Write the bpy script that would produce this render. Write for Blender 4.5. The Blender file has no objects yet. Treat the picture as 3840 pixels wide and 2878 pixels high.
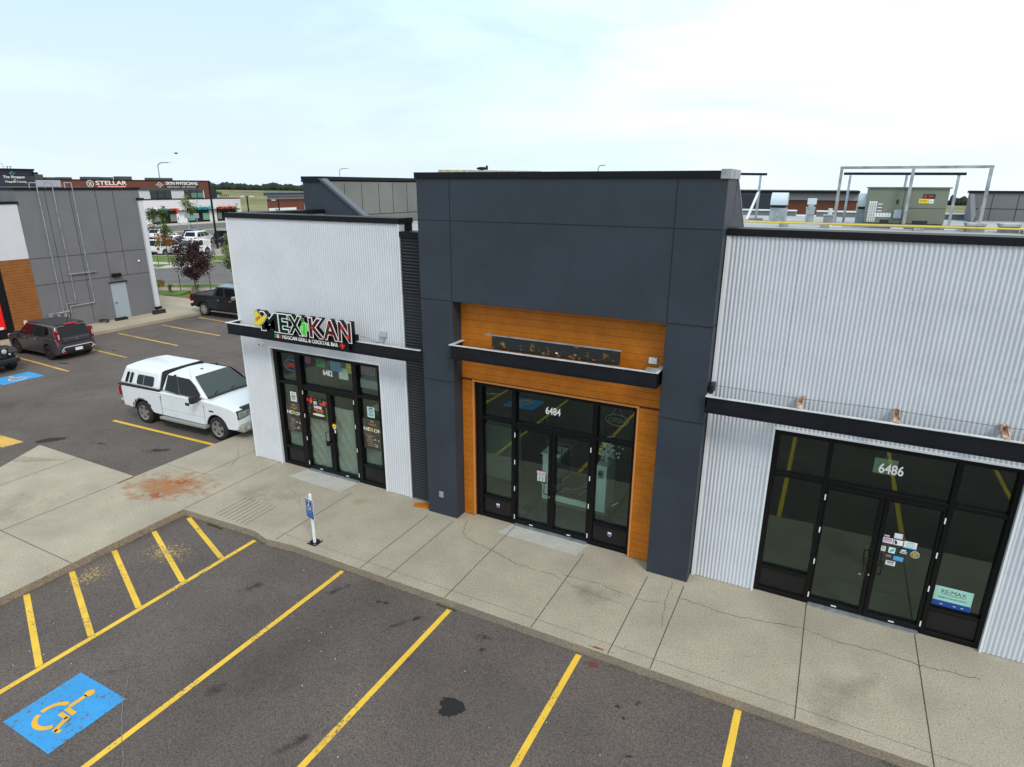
import bpy, bmesh, math, random
from mathutils import Vector, Matrix
random.seed(11)
SC = bpy.context.scene
C = SC.collection
R = math.radians
# ---------------------------------------------------------------- camera
cam = bpy.data.cameras.new('camera'); co = bpy.data.objects.new('camera', cam); C.objects.link(co)
cam.sensor_width = 36; cam.lens = 2334.64/3840*36; cam.clip_start = .1; cam.clip_end = 6000
_y, _p, _r = R(-27.1602), R(17.6345), R(-.2687)
_f = Vector((math.sin(_y)*math.cos(_p), math.cos(_y)*math.cos(_p), -math.sin(_p)))
_rt = Vector((math.cos(_y), -math.sin(_y), 0)); _d = _f.cross(_rt)
_r2 = _rt*math.cos(_r)+_d*math.sin(_r); _d2 = _d*math.cos(_r)-_rt*math.sin(_r)
M = Matrix((( _r2.x, -_d2.x, -_f.x, 6.5012), (_r2.y, -_d2.y, -_f.y, -11.4061), (_r2.z, -_d2.z, -_f.z, 7.525), (0, 0, 0, 1)))
co.matrix_world = M; SC.camera = co
# ---------------------------------------------------------------- sky
SUN_EL, SUN_AZ = R(46), R(128)      # azimuth clockwise from +Y
w = bpy.data.worlds.new('World'); SC.world = w; w.use_nodes = True
nt = w.node_tree; nt.nodes.clear()
def N(t, **k):
    n = nt.nodes.new(t)
    for a, b in k.items(): setattr(n, a, b)
    return n
L = lambda a, b: nt.links.new(a, b)
tc = N('ShaderNodeTexCoord'); sep = N('ShaderNodeSeparateXYZ'); L(tc.outputs['Generated'], sep.inputs[0])
mx = N('ShaderNodeMath', operation='MAXIMUM'); L(sep.outputs['Z'], mx.inputs[0]); mx.inputs[1].default_value = .012
cmb = N('ShaderNodeCombineXYZ'); L(sep.outputs['X'], cmb.inputs[0]); L(sep.outputs['Y'], cmb.inputs[1]); L(mx.outputs[0], cmb.inputs[2])
sky = N('ShaderNodeTexSky', sky_type='NISHITA'); sky.sun_disc = False; sky.sun_elevation = SUN_EL; sky.sun_rotation = SUN_AZ
sky.air_density = 1.0; sky.dust_density = 1.2; sky.ozone_density = 1.5
L(cmb.outputs[0], sky.inputs[0])
mp = N('ShaderNodeMapping'); mp.inputs['Scale'].default_value = (1.3, 1.3, 6.0); L(cmb.outputs[0], mp.inputs[0])
no = N('ShaderNodeTexNoise'); no.inputs['Scale'].default_value = 1.6; no.inputs['Detail'].default_value = 7; no.inputs['Roughness'].default_value = .55
no.inputs['Distortion'].default_value = .5; L(mp.outputs[0], no.inputs['Vector'])
# whiter towards the hazy right-hand side and the upper sky
dp = N('ShaderNodeVectorMath', operation='DOT_PRODUCT'); L(cmb.outputs[0], dp.inputs[0]); dp.inputs[1].default_value = (.92, .25, .3)
ma = N('ShaderNodeMath', operation='MULTIPLY_ADD'); L(dp.outputs['Value'], ma.inputs[0]); ma.inputs[1].default_value = .40; L(no.outputs['Fac'], ma.inputs[2])
rp = N('ShaderNodeValToRGB'); L(ma.outputs[0], rp.inputs[0])
rp.color_ramp.elements[0].position = .26; rp.color_ramp.elements[0].color = (7.3, 9.5, 11.4, 1)
rp.color_ramp.elements[1].position = .72; rp.color_ramp.elements[1].color = (12.4, 12.6, 12.7, 1)
e = rp.color_ramp.elements.new(.46); e.color = (9.0, 11.7, 12.3, 1)
mi = N('ShaderNodeMix', data_type='RGBA'); mi.inputs[0].default_value = .9
L(sky.outputs[0], mi.inputs[6]); L(rp.outputs[0], mi.inputs[7])
hz = N('ShaderNodeMapRange'); L(mx.outputs[0], hz.inputs[0]); hz.inputs[1].default_value = .0; hz.inputs[2].default_value = .22; hz.inputs[3].default_value = .62; hz.inputs[4].default_value = 0
m2 = N('ShaderNodeMix', data_type='RGBA'); L(hz.outputs[0], m2.inputs[0]); L(mi.outputs[2], m2.inputs[6]); m2.inputs[7].default_value = (8.6, 9.7, 11.8, 1)
dx = N('ShaderNodeMapRange'); L(dp.outputs['Value'], dx.inputs[0]); dx.inputs[1].default_value = -.5; dx.inputs[2].default_value = .6; dx.inputs[3].default_value = .62; dx.inputs[4].default_value = .1
mm = N('ShaderNodeMath', operation='MULTIPLY'); L(hz.outputs[0], mm.inputs[0]); L(dx.outputs[0], mm.inputs[1]); mm2 = N('ShaderNodeMath', operation='MULTIPLY'); L(mm.outputs[0], mm2.inputs[0]); mm2.inputs[1].default_value = 2.2; L(mm2.outputs[0], m2.inputs[0])
bg = N('ShaderNodeBackground'); bg.inputs[1].default_value = .1; L(m2.outputs[2], bg.inputs[0])
wo = N('ShaderNodeOutputWorld'); L(bg.outputs[0], wo.inputs[0])
# ---------------------------------------------------------------- sun
sl = bpy.data.lights.new('sun', 'SUN'); sl.energy = 1.5; sl.angle = R(14); sl.color = (1, .96, .9)
so = bpy.data.objects.new('sun', sl); C.objects.link(so)
sd = Vector((math.sin(SUN_AZ)*math.cos(SUN_EL), math.cos(SUN_AZ)*math.cos(SUN_EL), math.sin(SUN_EL)))
so.rotation_euler = sd.to_track_quat('Z', 'Y').to_euler(); so.location = (0, -20, 40)
SC.render.engine = 'CYCLES'
SC.view_settings.view_transform = 'Standard'; SC.view_settings.look = 'None'; SC.view_settings.exposure = 0.0; SC.view_settings.gamma = 1

# ================================================================ helpers
def tag(o, label=None, cat=None, group=None, kind=None):
    if label: o['label'] = label
    if cat: o['category'] = cat
    if group: o['group'] = group
    if kind: o['kind'] = kind
    return o
def thing(name, label, cat, loc=(0, 0, 0), rz=0, group=None):
    o = bpy.data.objects.new(name, None); C.objects.link(o); o.empty_display_size = .2
    o.location = loc; o.rotation_euler = (0, 0, rz)
    return tag(o, label, cat, group)
class MB:
    def __init__(s): s.v = []; s.f = []; s.m = []; s.T = None
    def add(s, vs, fs, m=0):
        b = len(s.v)
        s.v += [tuple(s.T @ Vector(p)) if s.T else tuple(p) for p in vs]
        for f in fs: s.f.append([b+i for i in f]); s.m.append(m)
        return s
    def box(s, x0, y0, z0, x1, y1, z1, m=0):
        if x0 > x1: x0, x1 = x1, x0
        if y0 > y1: y0, y1 = y1, y0
        if z0 > z1: z0, z1 = z1, z0
        return s.add([(x0,y0,z0),(x1,y0,z0),(x1,y1,z0),(x0,y1,z0),(x0,y0,z1),(x1,y0,z1),(x1,y1,z1),(x0,y1,z1)],
              [(0,3,2,1),(4,5,6,7),(0,1,5,4),(1,2,6,5),(2,3,7,6),(3,0,4,7)], m)
    def poly(s, pts, m=0): return s.add(pts, [list(range(len(pts)))], m)
    def prism(s, pts, vec, m=0, m2=None):
        n = len(pts); q = [tuple(Vector(p)+Vector(vec)) for p in pts]
        s.add(list(pts)+q, [list(range(n))[::-1], [n+i for i in range(n)]], m)
        b = len(s.v)-2*n
        for i in range(n):
            j = (i+1) % n; s.f.append([b+i, b+j, b+n+j, b+n+i]); s.m.append(m if m2 is None else m2)
        return s
    def tube(s, p, q, r, n=8, r2=None, m=0):
        p = Vector(p); q = Vector(q); r2 = r if r2 is None else r2
        a = (q-p).normalized(); u = a.orthogonal().normalized(); w_ = a.cross(u)
        vs = []
        for c, rr in ((p, r), (q, r2)):
            for i in range(n):
                t = 2*math.pi*i/n; vs.append(tuple(c+(u*math.cos(t)+w_*math.sin(t))*rr))
        fs = [[i, (i+1) % n, n+(i+1) % n, n+i] for i in range(n)]+[list(range(n))[::-1], [n+i for i in range(n)]]
        return s.add(vs, fs, m)
    def path(s, pts, r, n=6, m=0):
        for a, b in zip(pts, pts[1:]): s.tube(a, b, r, n, m=m)
        return s
    def bar(s, p, q, w_, h, m=0):
        p = Vector(p); q = Vector(q); a = (q-p).normalized()
        up = Vector((0, 0, 1)) if abs(a.z) < .9 else Vector((0, 1, 0))
        u = a.cross(up).normalized()*w_/2; v = a.cross(u).normalized()*h/2
        vs = [tuple(c+x) for c in (p, q) for x in (-u-v, u-v, u+v, -u+v)]
        return s.add(vs, [(0,1,2,3),(7,6,5,4),(0,4,5,1),(1,5,6,2),(2,6,7,3),(3,7,4,0)], m)
    def ell(s, c, rx, ry, rz, n=10, k=6, m=0):
        vs = [(c[0], c[1], c[2]-rz)]
        for j in range(1, k):
            a = -math.pi/2+math.pi*j/k
            for i in range(n):
                t = 2*math.pi*i/n; vs.append((c[0]+rx*math.cos(a)*math.cos(t), c[1]+ry*math.cos(a)*math.sin(t), c[2]+rz*math.sin(a)))
        vs.append((c[0], c[1], c[2]+rz)); fs = []
        for i in range(n):
            j = (i+1) % n; fs.append((0, 1+j, 1+i)); fs.append((len(vs)-1, 1+(k-2)*n+i, 1+(k-2)*n+j))
            for l in range(k-2): fs.append((1+l*n+i, 1+l*n+j, 1+(l+1)*n+j, 1+(l+1)*n+i))
        return s.add(vs, fs, m)
    def lathe(s, prof, n=24, m=0, axis='y', c=(0, 0, 0)):   # prof (along axis, radius)
        vs = []
        for a, r in prof:
            for i in range(n):
                t = 2*math.pi*i/n
                if axis == 'y': vs.append((c[0]+r*math.cos(t), c[1]+a, c[2]+r*math.sin(t)))
                else: vs.append((c[0]+r*math.cos(t), c[1]+r*math.sin(t), c[2]+a))
        fs = []
        for k in range(len(prof)-1):
            for i in range(n):
                j = (i+1) % n; fs.append((k*n+i, k*n+j, (k+1)*n+j, (k+1)*n+i))
        fs.append(list(range(n))); fs.append([(len(prof)-1)*n+i for i in range(n)])
        return s.add(vs, fs, m)
    def build(s, name, mats, parent=None, smooth=0, bevel=0, seg=2):
        me = bpy.data.meshes.new(name); me.from_pydata(s.v, [], s.f)
        if not isinstance(mats, (list, tuple)): mats = [mats]
        for m in mats: me.materials.append(m)
        me.polygons.foreach_set('material_index', s.m)
        b = bmesh.new(); b.from_mesh(me)
        if smooth or bevel: bmesh.ops.remove_doubles(b, verts=b.verts, dist=1e-5)
        bmesh.ops.recalc_face_normals(b, faces=b.faces); b.to_mesh(me); b.free()
        if smooth:
            me.polygons.foreach_set('use_smooth', [True]*len(me.polygons)); me.set_sharp_from_angle(angle=R(smooth))
        o = bpy.data.objects.new(name, me); C.objects.link(o)
        if bevel:
            mo = o.modifiers.new('bevel', 'BEVEL'); mo.width = bevel; mo.segments = seg; mo.limit_method = 'ANGLE'; mo.angle_limit = R(30)
        if parent: o.parent = parent
        return o
def pieces(mb, name, m, parent, **k):
    """one object per loose box of the builder (8-vertex boxes only)"""
    for i in range(0, len(mb.v), 8):
        q = MB(); q.add(mb.v[i:i+8], [(0,3,2,1),(4,5,6,7),(0,1,5,4),(1,2,6,5),(2,3,7,6),(3,0,4,7)]); q.build(name, m, parent, **k)
def struct(o): o['kind'] = 'structure'; return o
def copy_tree(o, parent=None):
    c = o.copy(); C.objects.link(c)
    if parent: c.parent = parent
    for ch in list(o.children): copy_tree(ch, c)
    return c

# ---------------------------------------------------------------- materials
def mat(name, col, rough=.6, metal=0, var=0, vs=3, var2=0, vs2=40, bump=0, bs=30, spec=.5, coat=0, emit=None, alt=None):
    m = bpy.data.materials.new(name); m.use_nodes = True; t = m.node_tree; P = t.nodes['Principled BSDF']
    P.inputs['Base Color'].default_value = (*col, 1); P.inputs['Roughness'].default_value = rough
    P.inputs['Metallic'].default_value = metal; P.inputs['Specular IOR Level'].default_value = spec
    if coat: P.inputs['Coat Weight'].default_value = coat; P.inputs['Coat Roughness'].default_value = .05
    if emit: P.inputs['Emission Color'].default_value = (*emit[0], 1); P.inputs['Emission Strength'].default_value = emit[1]
    if var or var2 or bump:
        g = t.nodes.new('ShaderNodeNewGeometry')
        def noise(sc, det=4):
            n = t.nodes.new('ShaderNodeTexNoise'); n.inputs['Scale'].default_value = sc; n.inputs['Detail'].default_value = det
            n.inputs['Roughness'].default_value = .6; t.links.new(g.outputs['Position'], n.inputs['Vector']); return n
        cur = None
        if var:
            n = noise(vs); x = t.nodes.new('ShaderNodeMix'); x.data_type = 'RGBA'
            r = t.nodes.new('ShaderNodeMapRange'); r.inputs[1].default_value = .32; r.inputs[2].default_value = .68; t.links.new(n.outputs['Fac'], r.inputs[0])
            a = alt or tuple(c*(1+var) for c in col)
            x.inputs[6].default_value = (*[c*(1-var) for c in col], 1); x.inputs[7].default_value = (*a, 1)
            t.links.new(r.outputs[0], x.inputs[0]); cur = x.outputs[2]
        if var2:
            n = noise(vs2, 2); r = t.nodes.new('ShaderNodeMapRange'); r.inputs[1].default_value = .3; r.inputs[2].default_value = .7
            r.inputs[3].default_value = 1-var2; r.inputs[4].default_value = 1+var2; t.links.new(n.outputs['Fac'], r.inputs[0])
            x = t.nodes.new('ShaderNodeVectorMath'); x.operation = 'SCALE'
            if cur: t.links.new(cur, x.inputs[0])
            else: x.inputs[0].default_value = col
            t.links.new(r.outputs[0], x.inputs['Scale']); cur = x.outputs[0]
        if cur: t.links.new(cur, P.inputs['Base Color'])
        if bump:
            n = noise(bs, 3); b = t.nodes.new('ShaderNodeBump'); b.inputs['Strength'].default_value = bump; b.inputs['Distance'].default_value = .02
            t.links.new(n.outputs['Fac'], b.inputs['Height']); t.links.new(b.outputs[0], P.inputs['Normal'])
    return m
def worn(name, col, under, amount=.47, sc=22, rough=.7):
    m = mat(name, col, rough, var=.10, vs=2.2); t = m.node_tree; P = t.nodes['Principled BSDF']
    src = P.inputs['Base Color'].links[0].from_socket
    g = t.nodes.new('ShaderNodeNewGeometry'); n = t.nodes.new('ShaderNodeTexNoise'); n.inputs['Scale'].default_value = sc
    n.inputs['Detail'].default_value = 8; n.inputs['Roughness'].default_value = .72; t.links.new(g.outputs['Position'], n.inputs['Vector'])
    n2 = t.nodes.new('ShaderNodeTexNoise'); n2.inputs['Scale'].default_value = 1.1; t.links.new(g.outputs['Position'], n2.inputs['Vector'])
    ad = t.nodes.new('ShaderNodeMath'); ad.operation = 'MULTIPLY_ADD'; ad.inputs[1].default_value = .35
    t.links.new(n2.outputs['Fac'], ad.inputs[0]); t.links.new(n.outputs['Fac'], ad.inputs[2])
    r = t.nodes.new('ShaderNodeMapRange'); r.inputs[1].default_value = amount+.10; r.inputs[2].default_value = amount+.16; t.links.new(ad.outputs[0], r.inputs[0])
    x = t.nodes.new('ShaderNodeMix'); x.data_type = 'RGBA'; x.inputs[6].default_value = (*under, 1)
    t.links.new(src, x.inputs[7]); t.links.new(r.outputs[0], x.inputs[0]); t.links.new(x.outputs[2], P.inputs['Base Color'])
    return m
def blot_mat(name, col, alpha, nscale=6, k=1.5, t0=.32, soft=.4, rough=.8):
    """paint-thin stain: solid towards the middle of its disc, broken up by noise, gone before the rim"""
    m = bpy.data.materials.new(name); m.use_nodes = True; t = m.node_tree; P = t.nodes['Principled BSDF']; out = t.nodes['Material Output']
    P.inputs['Base Color'].default_value = (*col, 1); P.inputs['Roughness'].default_value = rough
    tcx = t.nodes.new('ShaderNodeTexCoord'); ln = t.nodes.new('ShaderNodeVectorMath'); ln.operation = 'LENGTH'; t.links.new(tcx.outputs['Object'], ln.inputs[0])
    n = t.nodes.new('ShaderNodeTexNoise'); n.inputs['Scale'].default_value = nscale; n.inputs['Detail'].default_value = 7; n.inputs['Roughness'].default_value = .62
    g = t.nodes.new('ShaderNodeNewGeometry'); t.links.new(g.outputs['Position'], n.inputs['Vector'])
    a = t.nodes.new('ShaderNodeMath'); a.operation = 'MULTIPLY_ADD'; a.inputs[1].default_value = k; a.inputs[2].default_value = 1-k/2; t.links.new(n.outputs['Fac'], a.inputs[0])
    s = t.nodes.new('ShaderNodeMath'); s.operation = 'SUBTRACT'; t.links.new(a.outputs[0], s.inputs[0]); t.links.new(ln.outputs['Value'], s.inputs[1])
    r = t.nodes.new('ShaderNodeMapRange'); r.interpolation_type = 'SMOOTHSTEP'; r.inputs[1].default_value = t0; r.inputs[2].default_value = t0+soft; r.inputs[4].default_value = alpha; t.links.new(s.outputs[0], r.inputs[0])
    tr = t.nodes.new('ShaderNodeBsdfTransparent'); x = t.nodes.new('ShaderNodeMixShader')
    t.links.new(r.outputs[0], x.inputs[0]); t.links.new(tr.outputs[0], x.inputs[1]); t.links.new(P.outputs[0], x.inputs[2]); t.links.new(x.outputs[0], out.inputs[0])
    return m
def glass(name, tint=(.5, .56, .53), refl=.11, rough=.0, col2=(.84, 1, .93)):
    m = bpy.data.materials.new(name); m.use_nodes = True; t = m.node_tree; t.nodes.remove(t.nodes['Principled BSDF']); out = t.nodes['Material Output']
    tr = t.nodes.new('ShaderNodeBsdfTransparent'); tr.inputs[0].default_value = (*tint, 1)
    gl = t.nodes.new('ShaderNodeBsdfGlossy'); gl.inputs['Roughness'].default_value = rough; gl.inputs[0].default_value = (*col2, 1)
    lw = t.nodes.new('ShaderNodeLayerWeight'); lw.inputs[0].default_value = .5
    pw = t.nodes.new('ShaderNodeMath'); pw.operation = 'POWER'; pw.inputs[1].default_value = 5; t.links.new(lw.outputs['Facing'], pw.inputs[0])
    ad = t.nodes.new('ShaderNodeMath'); ad.operation = 'MULTIPLY_ADD'; ad.use_clamp = True; ad.inputs[1].default_value = .5; ad.inputs[2].default_value = refl/2; t.links.new(pw.outputs[0], ad.inputs[0])
    x = t.nodes.new('ShaderNodeMixShader'); t.links.new(ad.outputs[0], x.inputs[0]); t.links.new(tr.outputs[0], x.inputs[1]); t.links.new(gl.outputs[0], x.inputs[2])
    t.links.new(x.outputs[0], out.inputs[0]); return m

ASPH = (.122, .099, .090)
m_asph = mat('asphalt', ASPH, .9, var=.24, vs=.35, var2=.5, vs2=46, bump=.6, bs=60, alt=(.145, .118, .104))
m_road = mat('road_asphalt', (.13, .12, .118), .9, var=.15, vs=.3, var2=.2, vs2=8)
m_conc = mat('concrete', (.385, .335, .258), .85, var=.12, vs=.7, var2=.24, vs2=34, bump=.35, bs=60, alt=(.445, .385, .295))
m_conc2 = mat('concrete_patch', (.48, .455, .41), .85, var=.08, vs=3, var2=.15, vs2=30)
m_kerb = mat('kerb_concrete', (.31, .265, .215), .9, var=.25, vs=1.6, var2=.3, vs2=25, alt=(.32, .25, .17))
m_joint = mat('joint_dark', (.055, .052, .045), .95)
m_yel = worn('yellow_paint', (.80, .50, .045), ASPH, .43)
m_yel2 = worn('faded_yellow_paint', (.66, .40, .075), ASPH, .47)
m_blue = worn('blue_paint', (.035, .30, .66), ASPH, .43, 14)
m_white = mat('white_metal', (.63, .65, .695), .5, var=.04, vs=1.5)
m_whitewall = mat('white_panel', (.80, .81, .83), .5, var=.03, vs=1)
m_trim = mat('white_trim', (.78, .80, .82), .4)
m_navy = mat('navy_panel', (.033, .042, .057), .55, spec=.35, var=.13, vs=1.1, var2=.12, vs2=70, bump=.12, bs=120)
m_navyd = mat('panel_joint', (.012, .013, .017), .8)
m_black = mat('black_metal', (.006, .006, .008), .5, var=.2, vs=4, spec=.25)
m_blackg = mat('black_frame', (.004, .004, .005), .38, spec=.25)
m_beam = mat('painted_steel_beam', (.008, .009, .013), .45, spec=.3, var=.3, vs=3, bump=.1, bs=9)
m_sheen_flange = mat('sky_sheen_flange', (.62, .64, .66), .35, var=.2, vs=5)  # pale tone paints the sky's reflection onto the dark beam's top flange
m_wood = mat('wood_look_siding', (.50, .145, .008), .55, spec=.3, var=.12, vs=2.2, var2=.12, vs2=30, alt=(.56, .175, .012))
m_woodd = mat('siding_groove', (.10, .030, .006), .8)
m_grey = mat('grey_stucco', (.168, .17, .182), .9, var=.06, vs=.8, var2=.12, vs2=50)
m_greyp = mat('grey_parapet_panel', (.17, .18, .17), .7, var=.12, vs=1)
m_roof = mat('roof_membrane', (.36, .38, .39), .8, var=.15, vs=.6)
m_galv = mat('galvanised_steel', (.42, .45, .48), .42, .6, var=.25, vs=5)
m_steel = mat('grey_steel_tube', (.33, .34, .35), .5, .3, var=.35, vs=3)
m_hvac = mat('hvac_paint', (.19, .205, .155), .55, var=.06, vs=2)
m_hvacd = mat('hvac_dark', (.07, .075, .06), .7)  # darker tone for the unit's curb and the clinic's rooftop cabinets
m_gas = mat('yellow_pipe', (.70, .50, .02), .45)
m_rust = mat('rust', (.42, .13, .03), .85, var=.5, vs=14, alt=(.8, .62, .5))
m_paper = mat('white_paper', (.82, .84, .84), .7)
m_ink = mat('ink', (.03, .03, .035), .7)
m_mint = mat('mint_card', (.36, .68, .58), .6)
m_dkgreen = mat('dark_green', (.01, .045, .02), .6)
m_red = mat('red_paint', (.75, .02, .02), .4)
m_orange = mat('orange_red', (.85, .12, .03), .5)
m_hat = mat('hat_yellow', (.90, .66, .02), .45)
m_green = mat('cactus_green', (.10, .70, .06), .4)
m_teal = mat('teal', (.03, .52, .58), .4)
m_txt = mat('white_letter', (.90, .90, .90), .4)
m_gold = mat('gold', (.75, .5, .1), .4)
m_blu2 = mat('sign_blue', (.02, .06, .25), .5)
m_blu3 = mat('sign_light_blue', (.12, .30, .75), .5)
m_brick = mat('brick_brown', (.155, .052, .030), .85, var=.12, vs=.8)
m_glassd = mat('far_window', (.05, .075, .07), .12)
m_glassm = mat('far_window_mint', (.13, .27, .20), .2)
m_grass = mat('lawn', (.095, .17, .018), .95, var=.35, vs=1.3, var2=.4, vs2=20, alt=(.15, .21, .03))
m_bark = mat('bark', (.10, .08, .06), .9)
m_glass = glass('shop_glass', (.86, .92, .89), .12)
m_glass82 = glass('shop_glass_clear', (.93, .97, .95), .10)
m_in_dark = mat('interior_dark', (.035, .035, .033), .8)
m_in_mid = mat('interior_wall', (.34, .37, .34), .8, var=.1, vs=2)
m_in_floor = mat('interior_floor', (.10, .10, .085), .4)
m_counter = mat('counter_white', (.72, .88, .82), .5)
m_marble = mat('dark_marble', (.02, .02, .024), .15)
m_tyre = mat('tyre_rubber', (.014, .014, .015), .75)
m_rim = mat('alloy_rim', (.50, .50, .50), .3, .75)
m_rimd = mat('dark_rim', (.05, .05, .055), .35, .5)
m_chrome = mat('chrome', (.62, .63, .64), .18, .9)
m_plastic = mat('black_plastic', (.016, .016, .018), .5)
m_carglass = mat('car_glass', (.006, .008, .010), .06, spec=.3)
m_carglass2 = mat('windshield_glass', (.035, .06, .066), .06, spec=.5)
m_tail = mat('tail_lamp', (.30, .008, .02), .15)
m_head = mat('head_lamp', (.62, .66, .62), .08, .3)
m_amber = mat('amber_lamp', (.85, .12, .02), .2)
m_wpaint = mat('white_car_paint', (.80, .82, .84), .3, coat=.5, var=.03, vs=2)

# ---------------------------------------------------------------- text
def text_mesh(s, depth, off=0, shear=0):
    cu = bpy.data.curves.new('t', 'FONT'); cu.body = s; cu.size = 1; cu.extrude = depth/2; cu.offset = off; cu.shear = shear
    cu.resolution_u = 4; o = bpy.data.objects.new('t', cu); C.objects.link(o)
    dg = bpy.context.evaluated_depsgraph_get(); dg.update()
    me = bpy.data.meshes.new_from_object(o.evaluated_get(dg)); C.objects.unlink(o); bpy.data.objects.remove(o); return me
def text(name, s, org, right, wd, ht, m, parent=None, depth=.01, off=.02, shear=0, up=(0, 0, 1), layers=None):
    """lower-left at org, running along right, wd x ht metres. layers: list of (offset, depth, material, forward)"""
    base = text_mesh(s, 0, 0, shear)
    xs = [v.co.x for v in base.vertices]; ys = [v.co.y for v in base.vertices]
    x0, x1, y0, y1 = min(xs), max(xs), min(ys), max(ys); sx = wd/(x1-x0); sy = ht/(y1-y0)
    rt = Vector(right).normalized(); upv = Vector(up); nn = rt.cross(upv).normalized()
    res = []
    for of, dp, mm, fw in (layers or [(off, depth, m, 0)]):
        me = text_mesh(s, 1, of, shear)
        for v in me.vertices:
            p = Vector(org)+rt*((v.co.x-x0)*sx)+upv*((v.co.y-y0)*sy)+nn*(v.co.z*dp+fw)
            v.co = p
        me.materials.clear(); me.materials.append(mm)
        for pl in me.polygons: pl.material_index = 0
        o = bpy.data.objects.new(name, me); C.objects.link(o)
        if parent: o.parent = parent
        res.append(o)
    return res[0] if len(res) == 1 else res
XR = (1, 0, 0); YR = (0, 1, 0)
#BODY
# ================================================================ ground
A = -.16
CX, CY, CZ = 6.5, -11.4, 7.525
def terrain():
    mb = MB(); rings = [0, 60, 140, 200, 300, 450, 700, 1100, 1300, 2500]; K = 120
    vs = []
    for r in rings:
        for k in range(K):
            az = -math.pi+2*math.pi*k/K
            de = min(.030, max(.0065, .00715+(math.degrees(az)+50.2)/58.1*.0142))
            zh = CZ-de*1100; z = -.21
            if r > 140: z = -.21+(zh+.2)*((r-140)/960)
            if r > 1100: z -= (r-1100)*.03
            vs.append((CX+r*math.sin(az), CY+r*math.cos(az), z))
    fs = [(i*K+k, i*K+(k+1) % K, (i+1)*K+(k+1) % K, (i+1)*K+k) for i in range(len(rings)-1) for k in range(K)]
    mb.add(vs, fs); return mb
m_field = mat('field_grass', (.115, .125, .03), .95, var=.30, vs=.012, var2=.3, vs2=.06, alt=(.25, .22, .085))
struct(terrain().build('ground', m_field))
mb = MB(); mb.poly([(-27.95, -70, A), (70, -70, A), (70, 50, A), (14, 42, A), (-27.95, 20.8, A)]); 
mb.poly([(-27.95, -70, A), (-27.95, -12, A), (-60, -12, A), (-60, -70, A)]); struct(mb.build('parking_lot', m_asph))
D = Vector((.87, .494)).normalized(); NV = Vector((-D.y, D.x))
def uv(u, v, z): p = D*u+NV*v; return (p.x, p.y, z)
def strip(name, u0, u1, v0, v1, z, m, zb=-.21):
    mb = MB(); mb.prism([uv(u0, v0, zb), uv(u1, v0, zb), uv(u1, v1, zb), uv(u0, v1, zb)], (0, 0, z-zb)); o = mb.build(name, m); struct(o); return o
strip('street', -140, 120, 37.3, 48.1, A, m_road)
strip('pavement', -60, 60, 34.2, 35.55, -.03, m_conc)
strip('grass_verge', -60, 60, 35.55, 37.2, -.04, m_grass)
strip('kerb', -60, 60, 37.2, 37.32, -.01, m_conc2)
strip('grass_bank', -60, -22, 32.25, 34.2, -.045, m_grass)
mb = MB(); mb.prism([(-35.9, 16.35, -.2), (-25, 16.35, -.2), (-25, 22.4, -.2)], (0, 0, .155)); struct(mb.build('grass_corner', m_grass))
strip('kerb', -140, -31.4, 48.1, 48.3, -.01, m_conc2)
strip('driveway_apron', -31.4, -28.2, 48.1, 50.3, -.10, m_conc2)
strip('driveway', -28.2, 60, 48.1, 58.6, A, m_road)
strip('grass_verge', -140, -31.4, 48.3, 50.5, -.04, m_grass)
strip('pavement', -140, -28.4, 50.5, 52.4, -.03, m_conc2)
strip('lawn', -140, -27.4, 52.4, 58.4, -.04, m_grass)
strip('kerb', -140, -27.2, 58.4, 58.6, .0, m_conc2)
mb = MB(); 
for k in range(8):
    a = k/8*math.pi/2; b = (k+1)/8*math.pi/2
    f = lambda t, r: uv(-30.4+3.3*math.sin(t)+ (r*math.sin(t)), 55.3-4.0*math.cos(t)-(r*math.cos(t)), -.2)
    mb.prism([f(a, 0), f(b, 0), f(b, .22), f(a, .22)], (0, 0, .2))
struct(mb.build('kerb', m_conc2))
strip('far_parking_lot', -170, 160, 58.6, 190, A, m_road)
def isl(x0, y0, x1, y1):
    mb = MB(); mb.box(x0, y0, -.2, x1, y1, -.02); struct(mb.build('island_kerb', m_conc2))
    mb = MB(); mb.box(x0+.25, y0+.25, -.05, x1-.25, y1-.25, -.005); struct(mb.build('island_grass', m_grass))
isl(-94.5, 57.5, -92.2, 84); isl(-80.4, 50.6, -77.8, 53.0)
mb = MB(); mb.box(-113.4, 55, -.2, -108.5, 100, -.04); struct(mb.build('pavement', m_conc2))
# left-hand pavement in front of the neighbouring building
mb = MB(); mb.prism([(-30.4, -12, -.2), (-27.95, -12, -.2), (-27.95, 16.35, -.2), (-45, 16.35, -.2), (-45, 12.45, -.2), (-30.4, 12.45, -.2)], (0, 0, .2))
struct(mb.build('pavement', m_conc))
# our own pavement: one slab with kerb faces
P = [(-7.2, -3.05), (-6.66, -3.05), (-4.4, -2.96), (-3.9, -3.08), (-3.2, -3.0), (60, -3.0), (60, .25), (-7.6, .25), (-7.6, 30), (-9.5, 30), (-9.5, -2.49), (-14.1, -2.49), (-13.35, -3.85), (-13.1, -5.2), (-13.1, -40), (-6.74, -40), (-6.74, -3.05)]
P = P[1:]
mb = MB(); mb.prism([(x, y, -.2) for x, y in P], (0, 0, .2)); 
pv = MB(); n = len(P)
pv.poly([(x, y, 0) for x, y in P], 0)
for i in range(n):
    a, b = P[i], P[(i+1) % n]; pv.poly([(a[0], a[1], -.2), (b[0], b[1], -.2), (b[0], b[1], 0), (a[0], a[1], 0)], 1)
o = struct(pv.build('pavement', [m_conc, m_kerb]))
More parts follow.
